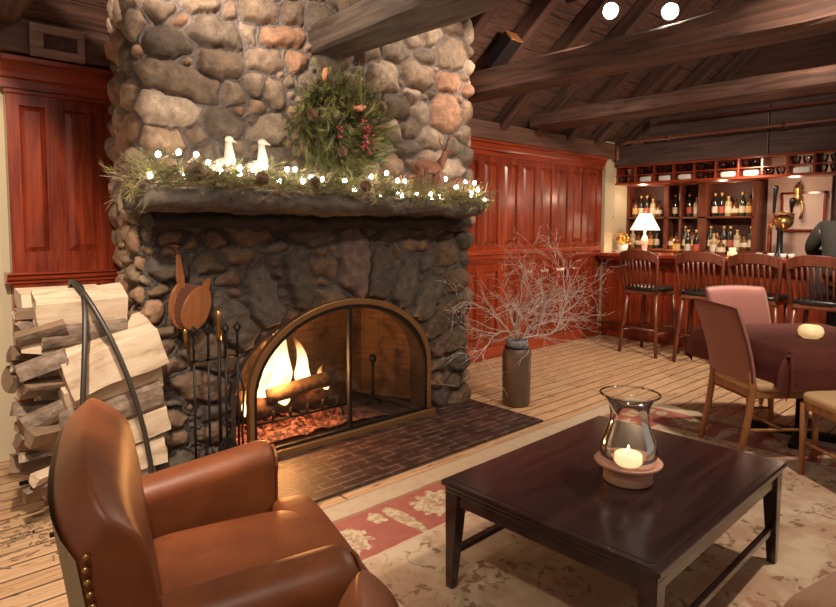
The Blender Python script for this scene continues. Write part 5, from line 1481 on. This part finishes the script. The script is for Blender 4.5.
obj('blossoms', b, [plain('orange_petal', (.75, .24, .03), .6), plain('yellow_petal', (.80, .55, .10), .6)], FPt)
b = B()
for k in range(14): add_tube(b, [(0, 0, .05), (R_.gauss(0, .04), R_.gauss(0, .04), .16)], .003, 4)
obj('stems', b, M['needle2'], FPt)
b = B(); add_box(b, (-.05, -.14, 0), (.05, .14, .035), bev=.004); o = obj('menu_stack', b, M['white_china']); o.location = (7.42, 4.02, CZ + .0005); tag(o, 'stack of white menus on the bar in front of the lamp', 'menus')
# tap tower
TT = thing('beer_tap_tower', 'brass and copper beer tap tower with dark handles on the bar', 'tap tower', (7.50, 2.24, CZ))
b = B(); add_lathe(b, [(0, 0), (.09, 0), (.095, .02), (.05, .04), (.032, .07), (.030, .30), (.05, .33), (.03, .35), (0, .35)], 20); obj('column', b, M['black'], TT, smooth=True)
b = B(); add_ell(b, (0, -.03, .40), (.095, .095, .085), nu=18, nv=12); obj('brass_globe', b, M['brass'], TT, smooth=True)
b = B(); add_lathe(b, [(.03, .47), (.105, .475), (.105, .49), (.03, .51), (0, .53)], 20, c=(0, -.03, 0)); obj('cap', b, M['brass_dull'], TT, smooth=True)
b = B(); add_tube(b, [(-.02, .10, .02), (-.02, .10, .36), (-.02, .06, .46), (-.02, .02, .44)], .024, 10); obj('copper_pipe', b, plain('copper', (.62, .26, .14), .3, .9), TT, smooth=True)
for y, h, nm in ((.06, .80, 0), (-.11, .66, 1)):
    b = B(); z0 = .46 if nm == 0 else .50
    add_tube(b, [(-.03, y, z0), (-.035, y, z0 + .06), (-.04, y - .005, h - .10), (-.045, y - .01, h - .03), (-.045, y - .01, h)], [.010, .016, .022, .034, .026], 10); obj('tap_handle', b, M['black'], TT, smooth=True)
for y in (.05, -.07):
    b = B(); add_tube(b, [(-.09, y, .38), (-.13, y, .37), (-.14, y, .30)], [.014, .014, .010], 8); obj('spout', b, M['brass'], TT, smooth=True)
for i, dy in enumerate((.12, .0, -.12, -.2)):
    b = B(); add_lathe(b, [(0, 0), (.026, 0), (.036, .055), (.033, .055), (.024, .006), (0, .006)], 16); o = obj('bar_cup', b, M['white_china'], smooth=True); o.location = (7.30, 2.26 + dy, CZ + .0005)
    tag(o, f"small white cup in front of the tap tower, {ORD[i]} from the left", 'cup', 'white cups by the taps')
bv = thing('bar_votive', 'small lit cream candle jar on the bar between stools', 'candle jar', (7.30, 2.66, CZ))
b = B(); add_lathe(b, [(0, 0), (.045, 0), (.055, .02), (.05, .055), (.035, .07), (.040, .105), (.036, .105), (.03, .07), (.0, .06)], 20); obj('jar', b, M['votive'], bv, smooth=True)
b = B(); add_lathe(b, [(0, .062), (.004, .068), (.003, .08), (0, .086)], 8); obj('flame', b, M['flame'], bv)
for i, (y, x) in enumerate(((3.42, 7.55), (3.30, 7.60), (3.18, 7.55), (2.98, 7.58), (2.88, 7.54))):
    k_, m_, l_ = cy[(i * 5 + 1) % 6]
    bottle(k_, m_, l_, x, y, CZ + .0005, f"{cn[m_]} bottle standing on the bar counter, {ORD[i]} right of the lamp", 'bottles on the counter')

# ---------------------------------------------------------------- bar stools (backs to the room, facing +x)
def stool(label, loc, rz):
    t = thing('bar_stool', label, 'bar stool', loc, rz, 'slat back stools at the bar')
    w = .215
    for s_ in (-1, 1):
        b = B(); add_tube(b, [(-.225, s_ * .235, 0), (-.19, s_ * .20, .40), (-.165, s_ * .18, .72)], [.020, .023, .022], 8); obj('leg', b, M['mahog'], t)
        b = B(); add_tube(b, [(.225, s_ * .235, 0), (.19, s_ * .205, .40), (.165, s_ * .18, .72)], [.020, .023, .022], 8); obj('leg', b, M['mahog'], t)
        b = B(); add_tube(b, [(-.20, s_ * .212, .26), (.20, s_ * .212, .26)], .013, 8); obj('stretcher', b, M['mahog'], t)
        b = B(); add_tube(b, [(-.19, s_ * .20, .73), (-.225, s_ * .222, .95), (-.245, s_ * .232, 1.10), (-.24, s_ * .215, 1.17)], [.022, .021, .022, .022], 8); obj('back_post', b, M['mahog'], t)
    for x in (-.207, .207):
        b = B(); add_tube(b, [(x, -.22, .30), (x, .22, .30)], .013, 8); obj('stretcher', b, M['mahog'], t)
    b = B(); add_box(b, (-.20, -.205, .69), (.20, .205, .735), bev=.012); obj('seat_frame', b, M['mahog'], t)
    b = B(); super_box(b, (-.21, -.215, .725), (.215, .215, .785), 5, 28, 10); obj('seat', b, M['black'], t, smooth=True)
    b = B(); n = 14; pr = []
    for i in range(n + 1):
        s = -1 + 2 * i / n; pr.append((-.245 - .05 * (1 - s * s), s * .237, 1.15 + .055 * (1 - abs(s) ** 3)))
    rings = []
    for x, y, z in pr:
        lo_ = z - (.10 - .0 * abs(y)) if True else 0
        rings.append([b.verts.new((x - .014, y, z - .105 + .03 * (1 - abs(y) / .24) * 0)), b.verts.new((x + .014, y, z - .105)), b.verts.new((x + .012, y, z)), b.verts.new((x - .016, y, z))])
    for i in range(n):
        for k in range(4): b.faces.new((rings[i][k], rings[i][(k + 1) % 4], rings[i + 1][(k + 1) % 4], rings[i + 1][k]))
    b.faces.new(rings[0]); b.faces.new(rings[-1]); obj('top_rail', b, M['mahog'], t, bev=.006)
    for k in range(7):
        y = -.15 + .05 * k; q = 1 - (y / .237) ** 2
        b = B(); add_tube(b, [(-.185, y * .92, .755), (-.23 - .03 * q, y, .95), (-.247 - .048 * q, y, 1.10)], [.011, .012, .011], 6); obj('slat', b, M['mahog'], t)
    return t
SY = [(6.66, 3.31, -.10, 'slat back bar stool farthest left, in front of the lit lamp'), (6.66, 2.685, .10, 'second slat back bar stool from the left'), (6.70, 2.15, .02, 'third slat back bar stool from the left, behind the pink chair'), (6.66, 1.60, -.04, 'slat back bar stool farthest right, beside the person in dark clothes')]
s0 = None
for x, y, a, lab in SY:
    if s0 is None: s0 = stool(lab, (x, y, 0), a)
    else: dup(s0, (x, y, 0), a, lab)

# ---------------------------------------------------------------- person in a dark jacket at the right edge of the bar
def skin_obj(name, nodes, edges, mat_, parent, sub=2):
    me = bpy.data.meshes.new(name); me.from_pydata([n[0] for n in nodes], edges, []); me.update()
    o = bpy.data.objects.new(name, me); COL.objects.link(o); o.parent = parent
    m = o.modifiers.new('skin', 'SKIN'); m.use_smooth_shade = True
    if not me.skin_vertices: 
        bpy.context.view_layer.objects.active = o
    for v, n in zip(me.skin_vertices[0].data, nodes): v.radius = n[1] if isinstance(n[1], tuple) else (n[1], n[1]); v.use_root = False
    me.skin_vertices[0].data[0].use_root = True
    if sub: s = o.modifiers.new('sub', 'SUBSURF'); s.levels = sub; s.render_levels = sub
    me.materials.append(mat_); return o
PX, PY_ = 6.72, 1.49
PE = thing('person', 'person in a dark jacket seen from behind, leaning on the bar at the right edge', 'person', (PX, PY_, .085))
nd = [((0, 0, .86), .15), ((.02, 0, 1.0), .14), ((.07, 0, 1.18), .155), ((.12, 0, 1.33), .15), ((.15, 0, 1.43), .06), ((.17, 0, 1.50), .055), ((.20, 0, 1.60), .085), ((.20, 0, 1.68), .08)]
ed = [(i, i + 1) for i in range(7)]
for s_ in (-1, 1):
    k = len(nd)
    nd += [((.12, s_ * .17, 1.36), .065), ((.17, s_ * .27, 1.20), .052), ((.26, s_ * .30, 1.10), .046), ((.44, s_ * .20, 1.09), .036), ((.53, s_ * .14, 1.080), .030)]
    ed += [(3, k), (k, k + 1), (k + 1, k + 2), (k + 2, k + 3), (k + 3, k + 4)]
    k = len(nd)
    nd += [((.06, s_ * .10, .84), .095), ((.40, s_ * .12, .82), .070), ((.42, s_ * .13, .55), .055), ((.40, s_ * .13, .24), .040), ((.50, s_ * .14, .18), .032)]
    ed += [(0, k), (k, k + 1), (k + 1, k + 2), (k + 2, k + 3), (k + 3, k + 4)]
skin_obj('body', nd, ed, M['skin'], PE)
jk = [((-.02, 0, .84), .175), ((.02, 0, 1.0), .165), ((.07, 0, 1.18), .18), ((.12, 0, 1.33), .17), ((.145, 0, 1.42), .09)]
je = [(i, i + 1) for i in range(4)]
for s_ in (-1, 1):
    k = len(jk); jk += [((.12, s_ * .18, 1.36), .085), ((.17, s_ * .28, 1.20), .072), ((.26, s_ * .31, 1.115), .062), ((.42, s_ * .215, 1.10), .048)]
    je += [(3, k), (k, k + 1), (k + 1, k + 2), (k + 2, k + 3)]
skin_obj('jacket', jk, je, M['jacket'], PE)
tr = [((0, 0, .86), .165)]; te = []
for s_ in (-1, 1):
    k = len(tr); tr += [((.08, s_ * .10, .845), .108), ((.40, s_ * .12, .83), .082), ((.425, s_ * .13, .55), .066), ((.40, s_ * .13, .28), .054)]
    te += [(0, k), (k, k + 1), (k + 1, k + 2), (k + 2, k + 3)]
skin_obj('trousers', tr, te, M['trouser'], PE)
b = B(); add_ell(b, (.185, 0, 1.665), (.105, .09, .10), nu=18, nv=12); add_ell(b, (.15, 0, 1.60), (.085, .082, .10), nu=18, nv=12); obj('hair', b, M['hair'], PE, smooth=True)
for s_ in (-1, 1):
    b = B(); add_ell(b, (.46, s_ * .14, .18), (.13, .045, .04), nu=14, nv=8); obj('shoe', b, M['black'], PE, smooth=True)
    b = B(); add_ell(b, (.215, s_ * .088, 1.60), (.018, .010, .03), nu=8, nv=6); obj('ear', b, M['skin'], PE, smooth=True)
    for k, (dy, L) in enumerate(((.028, .060), (.010, .072), (-.008, .068), (-.026, .052))):
        b = B(); x0, y0, z0 = .55, s_ * (.135), 1.08; yy = y0 - s_ * dy * .8
        add_tube(b, [(x0, yy, z0), (x0 + L * .5, yy, z0 + .006), (x0 + L * .8, yy, z0 - .004), (x0 + L, yy, z0 - .018)], [.009, .0085, .008, .005], 8); obj('finger', b, M['skin'], PE, smooth=True)
    b = B(); add_tube(b, [(.52, s_ * .12, 1.08), (.555, s_ * .095, 1.075), (.585, s_ * .085, 1.065)], [.011, .010, .007], 8); obj('thumb', b, M['skin'], PE, smooth=True)
b = B(); add_ell(b, (.292, 0, 1.60), (.022, .014, .02), nu=8, nv=6)
obj('nose', b, M['skin'], PE, smooth=True)
PS_ = thing('bar_stool', 'dark backless bar stool under the seated person', 'bar stool', (PX, PY_ - .0, 0)) if False else None

# ---------------------------------------------------------------- track spotlights under the roof
def spot_fixture(label, loc, target):
    t = thing('track_spotlight', label, 'spotlight', loc, 0, 'track spotlights')
    d = (Vector(target) - Vector(loc)).normalized(); m = d.to_track_quat('Z', 'Y').to_matrix().to_4x4()
    b = B(); add_lathe(b, [(0, -.15), (.035, -.15), (.045, -.10), (.055, -.02), (.062, .0), (.055, .0), (.05, -.02)], 20, m=m); obj('housing', b, M['black'], t, smooth=True)
    b = B(); add_lathe(b, [(0, -.012), (.052, -.012)], 20, m=m); obj('lens', b, M['spotlens'], t)
    b = B(); p = d * -.10; add_tube(b, [p, p + Vector((0, 0, .12)), (p.x, p.y, .26)], .008, 6); obj('stem', b, M['iron'], t)
    return t
spot_fixture('brightest track spotlight glaring above the reddish brown beam', (4.05, 1.93, 2.90), (1.2, .6, 1.2))
spot_fixture('smaller track spotlight farther left under the roof boards', (4.05, 2.37, 3.02), (1.6, .3, 1.6))
TK = thing('light_track', 'black light track hanging under the roof above the spotlights', 'light track', (4.05, 2.0, 3.17))
b = B(); add_box(b, (-.018, -1.2, 0), (.018, .75, .03), bev=.004); obj('rail', b, M['black'], TK)
b = B()
for y in (-1.0, .0, .6): add_tube(b, [(0, y, .03), (0, y, .03 + max(.1, (4.4 - (2.0 + y)) * .83 + 2.40 - 3.2))], .005, 6)
obj('hanger', b, M['iron'], TK)
JB = thing('roof_box', 'small dark box with its lit end painted pale fixed under the roof right of the chimney', 'box', (4.30, 3.62, 3.0))
b = B(); add_box(b, (-.08, -.20, -.06), (.08, .12, .06), bev=.004); bmesh.ops.transform(b, matrix=Matrix.Rotation(-SL, 4, 'X'), verts=b.verts[:]); obj('body', b, M['black'], JB)
b = B(); add_box(b, (-.08, -.215, -.06), (.08, -.20, .06), bev=.004); bmesh.ops.transform(b, matrix=Matrix.Rotation(-SL, 4, 'X'), verts=b.verts[:]); obj('painted_lit_end', b, M['oak'], JB)  # lit end of the box, its brightness put into paler wood
# ---------------------------------------------------------------- light
W = bpy.data.worlds.new('world'); S.world = W; W.use_nodes = True
W.node_tree.nodes['Background'].inputs[0].default_value = (1, .84, .70, 1)
W.node_tree.nodes['Background'].inputs[1].default_value = .34
def plight(name, loc, e, col=(1, .78, .55), r=.08, kind='POINT', target=None, angle=80, blend=.6):
    l = bpy.data.lights.new(name, kind); l.energy = e; l.color = col; l.shadow_soft_size = r
    o = bpy.data.objects.new(name, l); COL.objects.link(o); o.location = loc
    if kind == 'SPOT':
        l.spot_size = math.radians(angle); l.spot_blend = blend
        o.rotation_euler = (Vector(target) - Vector(loc)).to_track_quat('-Z', 'Y').to_euler()
    return o
WARM = (1, .83, .66)  # two spots sit at fixtures; the rest are unseen, put in for brightness
plight('spot_and_fill_light', (1.5, 2.45, 3.3), 70, WARM, .08, 'SPOT', (1.9, 3.4, 2.0), 110)
plight('spot_and_fill_light', (3.3, 2.5, 3.2), 60, WARM, .08, 'SPOT', (3.2, 3.4, 2.0), 100)
plight('spot_and_fill_light', (.2, 1.6, 3.0), 430, WARM, .08, 'SPOT', (.9, 3.8, .9), 100)  # added without a fixture, brightens cupboard, firewood and armchair
plight('spot_and_fill_light', (4.0, 1.93, 2.84), 290, WARM, .06, 'SPOT', (1.5, 1.0, .3), 130)
plight('spot_and_fill_light', (4.0, 2.34, 2.96), 115, WARM, .06, 'SPOT', (4.9, 4.2, 1.5), 120)
plight('spot_and_fill_light', (5.6, 1.6, 2.5), 240, WARM, .08, 'SPOT', (6.3, 2.9, .3), 130)  # added spot toward the stools, no fixture seen
plight('spot_and_fill_light', (3.2, .4, 3.0), 230, WARM, .08, 'SPOT', (3.9, 1.4, .0), 120)  # unseen fill over the dining chairs
plight('spot_and_fill_light', (5.0, .9, 3.0), 110, WARM, .08, 'SPOT', (5.6, 3.2, 3.3), 130)  # unseen fill aimed up at the roof boards
plight('spot_and_fill_light', (-.2, .6, 3.0), 110, WARM, .08, 'SPOT', (.9, 1.6, .3), 110)  # extra unseen fill for the left floor and armchair
plight('fire_light', (2.0, 3.60, .42), 50, (1, .42, .12), .10)
plight('ember_light', (2.35, 3.66, .25), 10, (1, .32, .08), .08)
plight('table_lamp_light', (7.50, 3.82, 1.12 + .40), 12, (1, .72, .42), .04)
for y in (4.1, 3.05, 2.25): plight('bar_fill_light', (7.96, y, 1.90), 5.5, (1, .74, .50), .05)  # added points without fixtures that brighten the back bar
plight('bar_fill_light', (7.2, 2.6, 2.2), 22, (1, .76, .52), .08, 'SPOT', (7.6, 2.6, 1.5), 140)  # added unseen spot that brightens the bar
